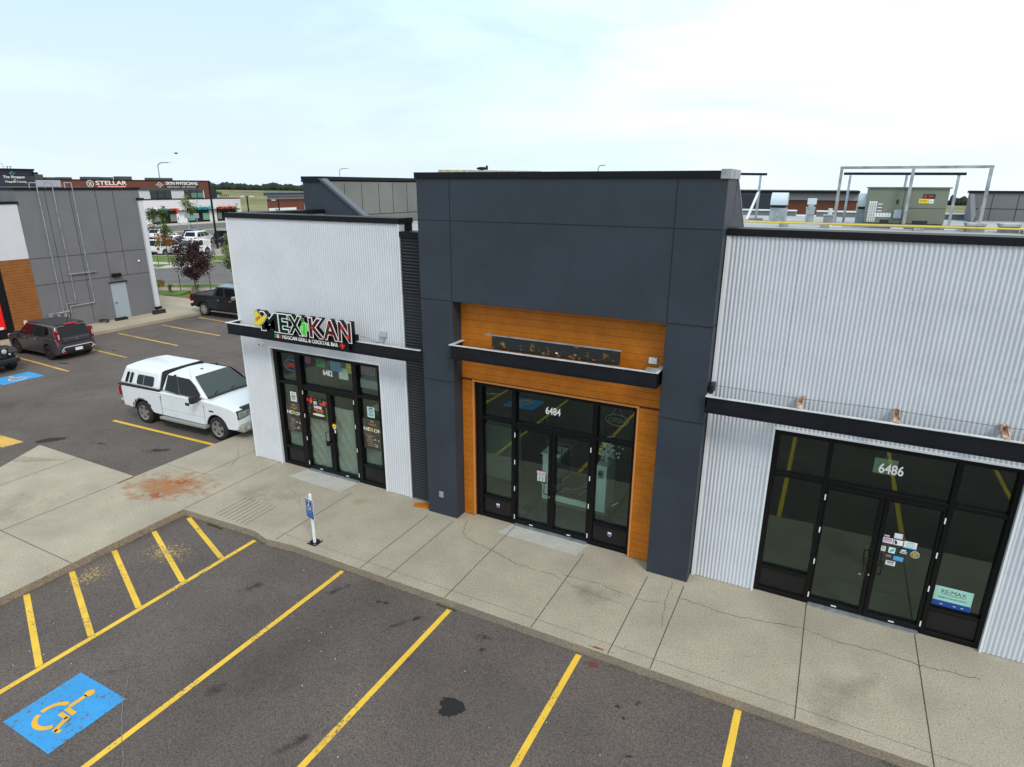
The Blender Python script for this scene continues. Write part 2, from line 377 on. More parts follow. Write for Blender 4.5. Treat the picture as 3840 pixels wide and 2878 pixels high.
# joints, grooves and cracks
j = MB()
def ln(x0, y0, x1, y1, w_=.014, z=.004, mb=None):
    d = Vector((x1-x0, y1-y0)).normalized(); q = Vector((-d.y, d.x))*w_/2
    (mb or j).poly([(x0+q.x, y0+q.y, z), (x1+q.x, y1+q.y, z), (x1-q.x, y1-q.y, z), (x0-q.x, y0-q.y, z)])
for x, y1 in ((-1.32, -.5), (-.63, -.5), (.75, -.02), (2.58, -.35), (4.015, -.52), (4.74, -.5), (6.92, .02), (8.67, -.02), (10.6, 0), (-3.7, -.5)): ln(x, -2.99, x, y1)
ln(-6.75, -3, -6.75, 0); ln(-8.0, -2.7, -8.0, 6); ln(-9.5, -2.5, -9.5, -30); ln(-12.1, -2.5, -12.1, -20); ln(-12.6, -5.62, -6.75, -5.62); ln(-13, -9.2, -6.75, -9.2)
ln(-9.5, -2.5, -9.5, -2.95, .05); ln(-7.7, -1.5, -9.5, -1.6, .008)
for i in range(8): ln(-5.86+i*.145, -1.9, -5.84+i*.145, -2.88, .012)
for i in range(6): ln(-12.3-.24*i, -2.75-.08*i, -12.3-.24*i-.9, -3.4-.1*i, .010)
ln(-3.9, -2.74, 12, -2.74, .005)
def crack(pts, w_=.009, seed=1, mb=None, z=.004, step=.07, am=.025):
    rnd = random.Random(seed); last = None
    for a, b in zip(pts, pts[1:]):
        n_ = max(2, int(math.dist(a, b)/step))
        for k in range(n_):
            t = k/n_; p = (a[0]+(b[0]-a[0])*t+rnd.uniform(-am, am), a[1]+(b[1]-a[1])*t+rnd.uniform(-am, am))
            if last: ln(*last, *p, w_*rnd.uniform(.5, 1.3), z, mb)
            last = p
crack([(-.35, -.35), (-.2, -.75), (.05, -1.0), (.75, -1.15), (1.5, -1.35), (2.3, -1.35), (2.58, -1.45)], seed=2)
crack([(2.45, -1.25), (3.2, -1.2), (4.0, -1.35), (4.7, -1.15)], .006, seed=3)
crack([(2.58, -1.45), (3.4, -1.6), (4.0, -1.55)], .005, seed=13)
crack([(4.74, -.9), (5.6, -1.0), (6.4, -.85), (6.92, -.75), (7.4, -.85), (8.1, -.8), (8.67, -.85), (9.6, -.75)], seed=4)
crack([(4.5, -.5), (4.55, -1.2), (4.65, -1.9)], .006, seed=5)
crack([(-8.6, .1), (-8.1, -.3), (-7.7, -.9)], .008, seed=6); crack([(-5.4, -1.0), (-4.7, -1.3), (-4.3, -1.7)], .005, seed=7)
struct(j.build('pavement_joints', m_joint))
mb = MB()
for x0, x1, yf in ((-5.75, -3.9, -.62), (.62, 2.55, -.5)):
    mb.poly([(x0+.05, 0.02, .003), (x0-.1, yf*.9, .003), (x1-.1, yf, .003), (x1, 0.02, .003)])
struct(mb.build('entrance_patches', m_conc2))
# asphalt crack and markings
mb = MB(); crack([(-4.51, -3.51), (-4.29, -4.36), (-4.15, -4.84), (-3.46, -6.05), (-2.95, -6.8), (-2.43, -7.26), (-1.99, -7.56), (-1.29, -7.97), (.2, -9.5)], .012, 8, mb, A+.012, .12, .012)
crack([(-6.2, -8.6), (-6.6, -7.6), (-6.7, -7)], .010, 9, mb, A+.012)
struct(mb.build('asphalt_cracks', mat('crack_filler', (.20, .18, .16), .9)))
mk = MB(); Z = A+.004
def stripe(x0, y0, x1, y1, w_=.105, m=0): 
    d = Vector((x1-x0, y1-y0)).normalized(); q = Vector((-d.y, d.x))*w_/2
    mk.poly([(x0+q.x, y0+q.y, Z+.001*m), (x1+q.x, y1+q.y, Z+.001*m), (x1-q.x, y1-q.y, Z+.001*m), (x0-q.x, y0-q.y, Z+.001*m)], m)
for x, y0 in ((-4.30, -3.07), (-1.735, -3.05), (.913, -3.07), (3.53, -3.05), (6.143, -3.02), (8.76, -3.02), (11.4, -3.02)): stripe(x, y0, x, -9.0)
for a, b in (((-6.52, -3.1), (-4.36, -3.9)), ((-6.68, -3.88), (-4.36, -4.83)), ((-6.70, -4.79), (-4.36, -5.75)), ((-6.70, -5.67), (-4.36, -6.63)), ((-6.68, -6.52), (-4.36, -7.47)), ((-6.68, -7.4), (-4.36, -8.35))): stripe(*a, *b, m=0)
stripe(-14.6, .02, -9.72, .20, .12); stripe(-14.6, 2.66, -9.72, 2.8, .12)
for y in (2.72, 5.27, 7.85, 10.3, 12.72, .15, 15.3): stripe(-27.3, y+.2, -22.1, y-.05, .12, 1)
mk.poly([(-16.6, -2.9, Z), (-16.6, -2.45, Z), (-15.21, -2.40, Z), (-15.3, -2.95, Z)], 1)
struct(mk.build('parking_markings', [m_yel, m_yel2]))
def wheel_sign(name, cx, cy, rx, ry, rot, under):
    """painted blue square with the wheelchair symbol"""
    mb = MB(); T = Matrix.Translation((cx, cy, 0)) @ Matrix.Rotation(rot, 4, 'Z'); mb.T = T; z = A+.006
    mb.poly([(-rx, -ry, z), (rx, -ry, z), (rx, ry, z), (-rx, ry, z)], 0); z += .004
    s = ry/.57
    def arc(c, r0, r1, a0, a1, n=18):
        for k in range(n):
            t0 = R(a0+(a1-a0)*k/n); t1 = R(a0+(a1-a0)*(k+1)/n)
            mb.poly([(c[0]+r0*math.cos(t0), c[1]+r0*math.sin(t0), z), (c[0]+r1*math.cos(t0), c[1]+r1*math.sin(t0), z), (c[0]+r1*math.cos(t1), c[1]+r1*math.sin(t1), z), (c[0]+r0*math.cos(t1), c[1]+r0*math.sin(t1), z)], 1)
    arc((-.05*s, -.15*s), .20*s, .275*s, 100, 192); arc((-.05*s, -.15*s), .20*s, .275*s, 204, 330)
    arc((-.02*s, .37*s), 0, .075*s, 0, 360)
    def br(a, b, w_):
        d = Vector((b[0]-a[0], b[1]-a[1])).normalized(); q = Vector((-d.y, d.x))*w_/2*s
        mb.poly([(a[0]*s+q.x, a[1]*s+q.y, z), (b[0]*s+q.x, b[1]*s+q.y, z), (b[0]*s-q.x, b[1]*s-q.y, z), (a[0]*s-q.x, a[1]*s-q.y, z)], 1)
    br((-.02, .32), (-.02, .06), .075); br((-.02, .02), (.20, .02), .07); br((-.01, -.08), (.18, -.08), .07); br((.17, -.06), (.27, -.32), .07); br((.26, -.30), (.36, -.27), .06)
    return struct(mb.build(name, under))
m_yel3 = worn('symbol_yellow', (.78, .42, .03), (.035, .30, .66), .38, 16)
wheel_sign('accessible_parking_symbol', -3.0, -7.79, .60, .56, 0, [m_blue, m_yel3])
wheel_sign('accessible_parking_symbol', -22.95, 1.1, .75, .62, R(90), [m_blue, m_yel3])
# stains
def blot(name, x, y, rx, ry, m, z, rot=0):
    mb = MB(); mb.poly([(math.cos(2*math.pi*k/20), math.sin(2*math.pi*k/20), 0) for k in range(20)])
    o = mb.build(name, m); o.location = (x, y, z); o.scale = (rx, ry, 1); o.rotation_euler[2] = rot; return struct(o)
m_oil = blot_mat('oil_stain', (.022, .018, .016), .62, 10, 2.2, .5, .5)
m_smear = blot_mat('tyre_smear', (.04, .034, .033), .55, 5, 2.2, .5, .7)
m_rs = blot_mat('rust_stain', (.50, .19, .04), .55, 3.2, 1.9, .25, .7)
m_rs2 = blot_mat('rust_stain_core', (.42, .10, .015), .8, 7, 2.4, .55, .6)
m_dust = blot_mat('dust_spread', (.52, .36, .15), .85, 24, 3.2, .72, .4)
m_redst = blot_mat('red_stain', (.24, .05, .03), .8, 8, 1.9, .45, .5)
m_patchd = blot_mat('dark_patch', (.02, .019, .02), .9, 3, 1.2, .3, .2)
m_light = blot_mat('worn_light_patch', (.20, .175, .155), .45, 1.6, 2.0, .45, .9)
m_soil = blot_mat('soil_patch', (.09, .075, .062), .4, 1.4, 2.0, .45, .9)
for i, (x, y, rx, ry) in enumerate(((-3.6, -5.2, 1.6, 2.2), (1.6, -7.2, 1.8, 1.4), (3.2, -4.6, 1.2, 1.6), (-18, 3, 5, 6), (-13, -1, 3, 2), (5.5, -5.6, 1.6, 1.2))): blot('worn_light_patch', x, y, rx, ry, m_light, A+.0024+.0001*i, .4*i)
for i, (x, y, rx, ry) in enumerate(((-1, -5.4, 1.5, 2.0), (-19.5, -1, 5, 2.5), (4.6, -7, 2, 1.6), (-17, 9, 3, 6))): blot('soil_patch', x, y, rx, ry, m_soil, A+.0031+.0001*i, .7*i)
for i, (x, y, rx, ry) in enumerate(((3.2, -1.6, 2.2, 1.0), (-5.5, -1.6, 2.4, 1.2), (7.6, -2, 2, 1), (-10.5, -5, 2.4, 2.2))): blot('soil_patch', x, y, rx, ry, blot_mat('foot_dirt', (.27, .225, .16), .35, 1.6, 2.1, .5, .9), .0022, .5*i)
blot('oil_stain', 2.19, -5.02, .25, .235, mat('oil', (.014, .013, .014), .7) if False else blot_mat('oil_spot', (.013, .012, .013), .95, 7, 1.2, .2, .08), A+.008)
for i, (x, y, rx, ry, r_) in enumerate(((1.89, -3.44, .16, .09, .4), (2.0, -3.72, .12, .08, 1.0), (.53, -3.56, .13, .07, 1.2), (-.30, -3.48, .22, .07, .2), (4.73, -3.62, .07, .06, 0), (4.48, -3.83, .06, .05, 0), (4.9, -4.6, .08, .03, .4), (-10.9, -.85, .55, .16, .5), (-13.0, -1.4, .35, .08, .3), (-23.6, 3.3, .35, .16, .2), (-23.9, 5.7, .3, .1, 0), (4.62, -4.0, .04, .04, 0), (1.0, -4.5, .05, .04, 0))):
    blot('oil_stain', x, y, rx*1.7, ry*1.9, m_oil, A+.008+.0004*i, r_)
for i, (x, y, rx, ry, r_) in enumerate(((-3.14, -6.95, .45, .07, .9), (-2.96, -4.29, .35, .10, 1.2), (-1.35, -6.47, .35, .12, 1.0), (-1.38, -3.61, .35, .09, 1.2), (.58, -6.51, .5, .09, 1.2), (.3, -3.9, .4, .06, 1.1))):
    blot('tyre_smear', x, y, rx*1.5, ry*2.2, m_smear, A+.012+.0004*i, r_)
blot('rust_stain', -8.2, -2.45, 1.9, 1.25, m_rs, .0045, .35); blot('rust_stain', -8.02, -2.92, .75, .45, m_rs2, .006, .2); blot('rust_stain', -8.1, -2.15, .75, .30, m_rs2, .0055, .5)
blot('dust_spread', -5.6, -4.3, 1.3, .8, m_dust, A+.009, .3); blot('dust_spread', -6.2, -5.6, .7, 1.0, m_dust, A+.0095, .3)
blot('red_stain', 3.85, -3.17, .35, .14, m_redst, A+.009, 0); blot('red_stain', 3.9, -2.93, .45, .06, m_redst, .005, 0)
blot('dark_patch', -14.6, -1.9, .75, .28, m_patchd, A+.009, .9)
blot('rust_stain', -3.2, -.75, .7, .5, blot_mat('yellow_stain', (.50, .38, .14), .3, 3, 1.8, .5, .8), .0048, .3)
# weeds in the kerb joint
mb = MB(); rnd = random.Random(5)
for k in range(1500):
    x = rnd.choice((rnd.uniform(-6.6, -4), rnd.uniform(.6, 1.6), rnd.uniform(4, 12), rnd.uniform(-4, 12), rnd.uniform(7, 9.5), -5.5+rnd.gauss(0, .3)))
    n_ = math.sin(x*3.1)+math.sin(x*7.7+1); 
    if n_ < .35: continue
    y = -3.02-rnd.random()*.05-(.03 if x < -4 else 0); h = rnd.uniform(.01, .045); a = rnd.random()*6
    mb.poly([(x, y, A), (x+.012*math.cos(a), y+.012*math.sin(a), A), (x+.02*math.cos(a+1), y-.02, A+h)])
tag(mb.build('weeds', mat('weed_green', (.05, .11, .012), .9)), 'small green weeds growing in the joint under the kerb', 'weeds', kind='stuff')
# grit specks on the asphalt
mb = MB()
for k in range(230):
    x = rnd.uniform(-6, 9); y = rnd.uniform(-8.5, -3.1); s = rnd.uniform(.004, .010)
    mb.box(x, y, A, x+s, y+s, A+.014, 0 if rnd.random() < .25 else 1)
for k in range(160):
    x = rnd.uniform(-9, 10); y = rnd.uniform(-2.95, -.4); s = rnd.uniform(.005, .011)
    mb.box(x, y, 0, x+s, y+s, .008, 1 if rnd.random() < .75 else 0)
tag(mb.build('gravel', [m_paper, m_ink]), 'loose grit and pebbles scattered over asphalt and pavement', 'grit', kind='stuff')

# ================================================================ main building
B = thing('retail_building', 'white corrugated strip mall building with tall navy centre tower and black canopy beams', 'building', (0, 0, 0))
def part(mb, name, m, parent=None, **k): return mb.build(name, m, parent or B, **k)
def corrv(mb, x0, x1, z0, z1, y, pitch=.068, amp=.0125, sub=8, m=0):
    n = max(1, int(round((x1-x0)/pitch*sub))); vs = []
    for i in range(n+1):
        x = x0+(x1-x0)*i/n; yy = y-amp*math.cos(2*math.pi*x/pitch)
        vs += [(x, yy, z0), (x, yy, z1)]
    mb.add(vs, [(2*i, 2*i+2, 2*i+3, 2*i+1) for i in range(n)], m)
def wallcorr(x0, x1, ztop, op, name):
    mb = MB(); a, b, t = op
    corrv(mb, x0, a, 0.01, ztop, -.0); corrv(mb, b, x1, 0.01, ztop, -.0); corrv(mb, a, b, t, ztop, -.0)
    mb.box(x0, .015, 0, a, .2, ztop); mb.box(b, .015, 0, x1, .2, ztop); mb.box(a, .015, t, b, .2, ztop)
    o = part(mb, name, m_white, smooth=50)
    tr = MB(); e_ = .035
    tr.box(a-e_, -.022, 0, a, .012, t+e_); tr.box(b, -.022, 0, b+e_, .012, t+e_); tr.box(a, -.022, t, b, .012, t+e_)
    tr.box(x0-.02, -.022, 0, x0+.03, .012, ztop); tr.box(x1-.03, -.022, 0, x1+.005, .012, ztop); 
    pieces(tr, 'corner_trim', m_trim, B)
    sc = MB(); zz = [ztop-.92, ztop-1.95, ztop-2.95]+[.55, 1.6, 2.6]
    for z in zz:
        k = 0; x = x0+.12
        while x < x1-.1:
            if not (a-.05 < x < b+.05 and z < t): sc.ell((x, -.012, z+math.sin(x)*.0), .006, .005, .006, 6, 3)
            x += .272 if k % 3 else .136; k += 1
    tag(part(sc, 'wall_screws', mat('screw', (.14, .15, .17), .4)), kind='stuff')
    return o
wallcorr(-7.67, -2.17, 6.71, (-6.62, -2.96, 3.37), 'corrugated_wall')
wallcorr(4.80, 14.0, 6.73, (5.96, 9.60, 3.39), 'corrugated_wall')
# side faces of the parapets + caps
mb = MB(); mb.box(-7.64, .21, 0, -7.25, 3.10, 6.71); part(mb, 'side_wall', m_white)
mb = MB(); mb.box(-2.20, .2, 6.46, -2.175, .50, 6.71); mb.box(-2.6, .2, 6.3, -2.2, .49, 6.70); part(mb, 'parapet_return', m_black)
mb = MB(); mb.box(-7.70, -.035, 6.71, -2.15, .5, 6.83); mb.box(-7.70, .5, 6.712, -7.2, 3.08, 6.828); part(mb, 'parapet_cap', m_black)
mb = MB(); mb.box(4.785, -.035, 6.73, 14, .5, 6.85); part(mb, 'parapet_cap', m_black)
# black ribbed strip
mb = MB(); pitch = .072; n = int(6.43/pitch*8); vs = []
for i in range(n+1):
    z = 6.43*i/n; ph = (z/pitch) % 1; yy = (.0+.055*(ph/.5)) if ph < .0 else (.05 if ph < .42 else .05-.055*min(1, (1-ph)/.5+.0) if ph < .50 else .0+.045*((ph-.5)/.5))
    vs += [(-2.165, yy, z), (-1.41, yy, z)]
mb.add(vs, [(2*i, 2*i+1, 2*i+3, 2*i+2) for i in range(n)]); mb.box(-2.165, .07, 0, -1.41, .2, 6.43)
part(mb, 'ribbed_strip', mat('ribbed_black', (.035, .036, .042), .5))
mb = MB(); mb.box(-2.165, -.02, 6.435, -1.42, .45, 6.55); part(mb, 'parapet_cap', m_black)
# tower
mb = MB(); T0, T1 = -1.41, 4.76; YF = -.35
mb.box(T0, YF, 5.18, T1, .60, 7.66)
mb.box(T0, YF, 0, -.61, .24, 5.18); mb.box(3.94, YF, 0, T1, .24, 5.18)
for xa, xb in ((T0, T0+.15), (T1-.15, T1)):
    mb.prism([(xa, .60, 6.0), (xa, .60, 7.66), (xa, .70, 7.66), (xa, 2.0, 6.78), (xa, 2.7, 6.32), (xa, 2.7, 6.0)], (xb-xa, 0, 0))
part(mb, 'tower', m_navy, bevel=.006, seg=1)
g = MB(); d_ = .004
for z in (3.38, 5.185, 6.84):
    if z == 6.84: g.box(T0, YF-d_, z-.008, T1, YF, z+.008)
    else: g.box(T0, YF-d_, z-.008, -.61, YF, z+.008); g.box(3.94, YF-d_, z-.008, T1, YF, z+.008)
    g.box(T1, YF, z-.008, T1+d_, .0, z+.008)
g.box(-.61+.001, YF+.01, 3.372, -.61+d_, 0, 3.388)
for x in (-.61, 3.945): g.box(x-.008, YF-d_, 5.2, x+.008, YF, 6.83); g.box(x-.008, YF-d_, 6.85, x+.008, YF, 7.66)
pieces(g, 'panel_joint', m_navyd, B)
mb = MB(); mb.box(T0-.03, YF-.03, 7.66, T1-.12, .66, 7.775); part(mb, 'parapet_cap', m_black)
mb = MB(); mb.box(T1-.12, YF-.035, 7.65, T1+.035, .67, 7.80); part(mb, 'cap_end', m_steel)
mb = MB(); 
for xa in (T0+.02, T1-.13): mb.prism([(xa-.03, .67, 7.665), (xa-.03, .67, 7.70), (xa-.03, 2.7, 6.36), (xa-.03, 2.7, 6.325)], (.17, 0, 0))
mb.box(T0+.1, .60, 6.3, T1-.1, .62, 7.6)
part(mb, 'slope_flashing', m_galv)
mb = MB(); mb.box(-1.09, YF-.03, .47, -.97, YF, .62); part(mb, 'outlet_cover', m_galv, bevel=.01)
# wood look siding, separate boards with shadow grooves
mb = MB(); bd = .148
def boards(x0, x1, z0, z1):
    z = z0; k = 0
    while z < z1-.01:
        zt = min(z+bd-.005, z1); mb.box(x0, -.018, z, x1, .02, zt); z += bd; k += 1
boards(-.60, -.30, 0.02, 3.37); boards(3.44, 3.93, 0.02, 3.37); 
z = .02
while z < 3.37: z += bd
boards(-.60, 3.93, z, 5.17)
mb.box(-.60, -.018, z-bd, -.30, .02, z-.009) if False else None
part(mb, 'wood_siding', m_wood)
mb = MB(); mb.box(-.60, .0, 0, -.30, .2, 5.17); mb.box(3.44, .0, 0, 3.93, .2, 5.17); mb.box(-.30, .0, 3.37, 3.44, .2, 5.17); part(mb, 'siding_backing', m_woodd)
mb = MB(); mb.box(-.335, -.03, 0, -.295, .01, 3.405); mb.box(3.435, -.03, 0, 3.475, .01, 3.405); mb.box(-.295, -.03, 3.365, 3.435, .01, 3.405); pieces(mb, 'siding_trim', mat('copper_trim', (.62, .24, .06), .4), B)
# structure behind: roof, walls, rooms
mb = MB(); mb.box(-7.24, .7, 6.14, 22, 19.8, 6.3); part(mb, 'roof', m_roof)
mb = MB()
mb.box(-7.62, 3.1, 0, -7.4, 20, 6.3); mb.box(-7.4, 19.8, 0, 22, 20, 6.3); mb.box(21.8, 0, 0, 22, 19.8, 6.3); mb.box(14.0, .0, 0, 22, .2, 6.7)
mb.box(-7.2, .21, 3.6, 13.9, .6, 6.2)
part(mb, 'outer_wall', m_greyp)
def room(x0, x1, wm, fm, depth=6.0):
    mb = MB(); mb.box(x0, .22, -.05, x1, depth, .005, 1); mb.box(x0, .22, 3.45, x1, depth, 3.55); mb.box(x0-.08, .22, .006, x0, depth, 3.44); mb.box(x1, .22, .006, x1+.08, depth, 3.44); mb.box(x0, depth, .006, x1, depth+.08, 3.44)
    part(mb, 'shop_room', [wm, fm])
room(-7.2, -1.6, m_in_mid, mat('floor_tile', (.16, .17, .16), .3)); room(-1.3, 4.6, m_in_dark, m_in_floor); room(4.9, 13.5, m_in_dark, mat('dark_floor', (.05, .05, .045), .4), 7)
# west tower (faces the side lot)
mb = MB(); YW = 3.1
mb.prism([(-8.0, YW, 0), (-8.0, YW, 7.66), (-7.32, YW, 7.66), (-5.76, YW, 6.64), (-5.25, YW, 6.31), (-7.6, YW, 6.2), (-7.6, YW, 0)], (0, .15, 0))
mb.box(-8.0, 3.25, 0, -7.66, 9.6, 7.66); part(mb, 'tower', m_navy)
mb = MB(); mb.box(-7.655, 3.26, 6.3, -7.34, 9.6, 7.62); part(mb, 'parapet_back', m_greyp)
g = MB()
for y in (4.15, 4.95, 5.8, 6.55, 7.35, 8.2): g.box(-7.34, y, 6.62, -7.332, y+.012, 7.6)
g.box(-7.34, 3.3, 6.60, -7.330, 9.5, 6.615); pieces(g, 'panel_joint', m_navyd, B)
mb = MB(); mb.box(-8.03, 3.07, 7.66, -7.3, 9.6, 7.76); mb.box(-8.03, 3.06, 7.60, -7.33, 3.075, 7.655); part(mb, 'parapet_cap', m_black)
mb = MB(); mb.prism([(-7.33, 3.04, 7.70), (-7.20, 3.04, 7.70), (-5.18, 3.04, 6.33), (-5.30, 3.04, 6.33)], (0, .24, 0)); part(mb, 'slope_flashing', mat('slate_metal', (.085, .095, .115), .35))
# rear parapets
mb = MB()
for x0, x1, z in ((-7, 4.63, 6.50), (4.63, 5.43, 6.30), (5.43, 10.9, 6.50), (10.9, 22, 6.50)): mb.box(x0, 19.6, 6.28, x1, 19.95, z)
part(mb, 'rear_parapet', m_greyp)
mb = MB()
for x0, x1, z in ((-7, 4.63, 6.50), (4.63, 5.43, 6.30), (5.43, 10.9, 6.50)): mb.box(x0, 19.55, z, x1, 20, z+.05)
pieces(mb, 'cap_flashing', m_trim, B)
mb = MB(); mb.box(10.75, 19.2, 6.2, 18, 19.5, 7.33); mb.prism([(10.75, 19.2, 6.28), (10.75, 19.2, 7.33), (10.75, 17.6, 6.28)], (.15, 0, 0)); part(mb, 'rear_parapet', m_grey)
mb = MB(); mb.box(10.7, 19.15, 7.33, 18, 19.55, 7.42); part(mb, 'parapet_cap', m_black)
g = MB(); 
for x in (11.5, 12.3, 13.1): g.box(x, 19.19, 6.3, x+.015, 19.2, 7.3)
g.box(10.9, 19.188, 6.75, 15, 19.2, 6.765); pieces(g, 'panel_joint', m_navyd, B)

# ---------------------------------------------------------------- canopies
def canopy(x0, x1, yf, z0, z1, yb=0.0, left=True, right=True):
    mb = MB(); t = .012
    mb.box(x0, yf, z0+.012, x1, yf+t, z1-.012)                              # web
    mb.box(x0-.02, yf-.05, z0, x1+.02, yf+.06, z0+.012)                      # lower flange
    if left: mb.box(x0, yf+t, z0+.013, x0+t, yb, z1-.012); mb.box(x0-.02, yf+.06, z0, x0+.08, yb, z0+.011)
    if right: mb.box(x1-t, yf+t, z0+.013, x1, yb, z1-.012); mb.box(x1-.08, yf+.06, z0, x1+.02, yb, z0+.011)
    o = part(mb, 'canopy_beam', m_beam)
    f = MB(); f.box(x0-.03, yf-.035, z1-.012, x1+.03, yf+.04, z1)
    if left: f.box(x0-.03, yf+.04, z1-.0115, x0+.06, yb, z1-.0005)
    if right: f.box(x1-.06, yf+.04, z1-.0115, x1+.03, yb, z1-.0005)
    f.build('sky_sheen_flange', m_sheen_flange, o)
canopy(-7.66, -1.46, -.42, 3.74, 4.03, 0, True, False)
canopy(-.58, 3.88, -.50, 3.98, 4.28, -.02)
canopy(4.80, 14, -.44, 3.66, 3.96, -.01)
for x in (6.30, 7.72, 9.14, 10.56):
    mb = MB(); mb.prism([(x-.045, -.42, 3.96), (x-.045, -.03, 3.96), (x-.045, -.03, 4.07), (x-.045, -.12, 4.07)], (.008, 0, 0)); mb.prism([(x+.037, -.42, 3.96), (x+.037, -.03, 3.96), (x+.037, -.03, 4.07), (x+.037, -.12, 4.07)], (.008, 0, 0)); mb.box(x-.036, -.42, 3.965, x+.036, -.035, 3.985); mb.box(x-.05, -.030, 3.96, x+.05, -.022, 4.08)
    mb.build('beam_bracket', [m_rust], B)
mb = MB(); mb.box(4.80, -.3, 3.97, 4.86, -.02, 4.12); mb.build('beam_bracket', m_beam, B)
mb = MB(); mb.path([(4.9, -.05, 4.06), (6.2, -.05, 4.03), (7.6, -.05, 4.06), (9, -.05, 4.03), (10.4, -.05, 4.05)], .004, 4); part(mb, 'wall_cable', m_ink)
mb = MB(); mb.box(3.60, -.07, 4.31, 3.76, -.02, 4.43); part(mb, 'junction_box', m_trim, bevel=.008)
mb = MB(); mb.path([(3.76, -.05, 4.34), (3.84, -.08, 4.30), (3.84, -.12, 4.18), (3.78, -.3, 4.28)], .009); mb.box(3.66, -.52, 4.283, 3.86, -.35, 4.32); part(mb, 'conduit', m_steel)
mb = MB(); mb.box(-2.83, -.07, 4.11, -2.66, -.02, 4.25); part(mb, 'junction_box', mat('pale_blue_box', (.45, .52, .60), .5), bevel=.008)
mb = MB(); mb.path([(-2.68, -.05, 4.12), (-2.72, -.08, 3.99), (-2.9, -.12, 3.98), (-3.08, -.25, 4.10), (-3.16, -.4, 4.16)], .011); part(mb, 'conduit', m_steel)
mb = MB(); mb.ell((-6.86, -.07, 3.46), .055, .055, .055, 12, 8, 0); mb.ell((-6.88, -.115, 3.45), .026, .02, .026, 10, 6, 1); mb.box(-6.9, -.04, 3.42, -6.80, -.012, 3.53)
tag(mb.build('security_camera', [m_trim, m_black], smooth=60), 'white dome security camera on the white wall left of the restaurant door', 'camera')

# ---------------------------------------------------------------- storefronts
m_kick = mat('kick', (.007, .007, .009), .25)
def storefront(A0, B0, ztop, g, num, nx0, nx1, nz0, nz1, gm, H=.0):
    s0, s1, t0, d10, d11, d20, d21, t1, r0, r1 = g
    y0, y1 = .06, .21
    mb = MB()
    mb.box(A0, y0, 0, s0, y1, ztop); mb.box(s1, y0, 0, t0, y1, ztop-.11+H); mb.box(t1, y0, 0, r0, y1, ztop-.11+H); mb.box(r1, y0, 0, B0, y1, ztop)
    mb.box(s0, y0+.01, ztop-.11, r1, y1-.01, ztop)
    zb = 2.395+H
    mb.box(s0, y0+.012, zb, s1, y1-.012, zb+.075); mb.box(r0, y0+.012, zb, r1, y1-.012, zb+.075); mb.box(t0, y0+.012, zb-.02, t1, y1-.012, zb+.075)
    for a, b in ((s0, s1), (r0, r1)):
        mb.box(a, y0+.012, .50, b, y1-.012, .56); mb.box(a, y0+.0, .0, b, y1-.012, .09)
    fr = part(mb, 'storefront_frame', m_blackg, bevel=.004, seg=1)
    k = MB()
    for a, b in ((s0, s1), (r0, r1)): k.box(a, y0+.055, .09, b, y1-.04, .50)
    pieces(k, 'kick_panel', m_kick, fr)
    yg = .155
    for a, b, z0, z1 in ((s0, s1, zb+.075, ztop-.11), (s0, s1, .56, zb), (t0, t1, zb+.075, ztop-.11), (r0, r1, zb+.075, ztop-.11), (r0, r1, .56, zb)):
        p = MB(); p.box(a, yg, z0, b, yg+.008, z1); part(p, 'window_pane', gm)
    mid = (d11+d20)/2
    for a, b, c, d, sgn in ((t0+.006, d10, d11, mid-.004, 1), (mid+.004, d20, d21, t1-.006, -1)):
        m_ = MB(); zt = zb-.026
        m_.box(a, y0+.02, .03, b, y1-.02, zt); m_.box(c, y0+.02, .03, d, y1-.02, zt); m_.box(b, y0+.02, .03, c, y1-.02, .125); m_.box(b, y0+.02, zt-.055, c, y1-.02, zt)
        dr = part(m_, 'door', m_blackg, bevel=.004, seg=1)
        p = MB(); p.box(b, yg, .125, c, yg+.008, zt-.055); p.build('door_glass', gm, dr)
        hx = (c+d)/2-.01 if sgn > 0 else (a+b)/2+.01; hx2 = hx-.085*sgn
        h = MB(); h.path([(hx, y0+.02, .98), (hx, y0-.03, .98), (hx2, y0-.045, .99), (hx2, y0-.045, 1.26), (hx, y0-.03, 1.27), (hx, y0+.02, 1.27)], .010, 8); h.build('pull_handle', m_black, dr)
        h = MB(); h.box((b+c)/2-.045, y0+.012, .065, (b+c)/2+.045, y0+.02, .085); h.build('door_label', m_trim, dr)
        hg = MB(); xh = t0+.000 if sgn > 0 else t1
        for z in (2.24, 1.58, .92, .20): hg.box(xh-.012, y0-.006, z-.055, xh+.008, y0, z+.055)
        pieces(hg, 'hinge', m_trim, dr)
    l = MB(); l.lathe([(-.012, .016), (0, .02)], 12, c=(mid-.03 if True else 0, y0+.02, .90)); part(l, 'lock_cylinder', m_chrome)
    th = MB(); th.box(t0+.01, -.02, .004, t1-.01, y1-.03, .025); part(th, 'threshold', m_galv)
    text('house_number', num, (nx0, y0+.08, nz0), XR, nx1-nx0, nz1-nz0, m_txt, B, .006, off=.018)
    return fr
storefront(-6.62, -2.96, 3.37, (-6.49, -5.84, -5.66, -5.65, -4.86, -4.71, -3.96, -3.91, -3.77, -3.11), '6482', -4.94, -4.62, 2.81, 2.96, m_glass82)
storefront(-.295, 3.435, 3.37, (-.14, .61, .70, .72, 1.51, 1.66, 2.43, 2.49, 2.59, 3.36), '6484', 1.40, 1.74, 2.84, 3.00, m_glass, .07)
storefront(5.96, 9.60, 3.39, (6.05, 6.85, 6.93, 6.97, 7.77, 7.92, 8.68, 8.73, 8.81, 9.53), '6486', 7.66, 8.02, 2.86, 3.03, m_glass, .07)
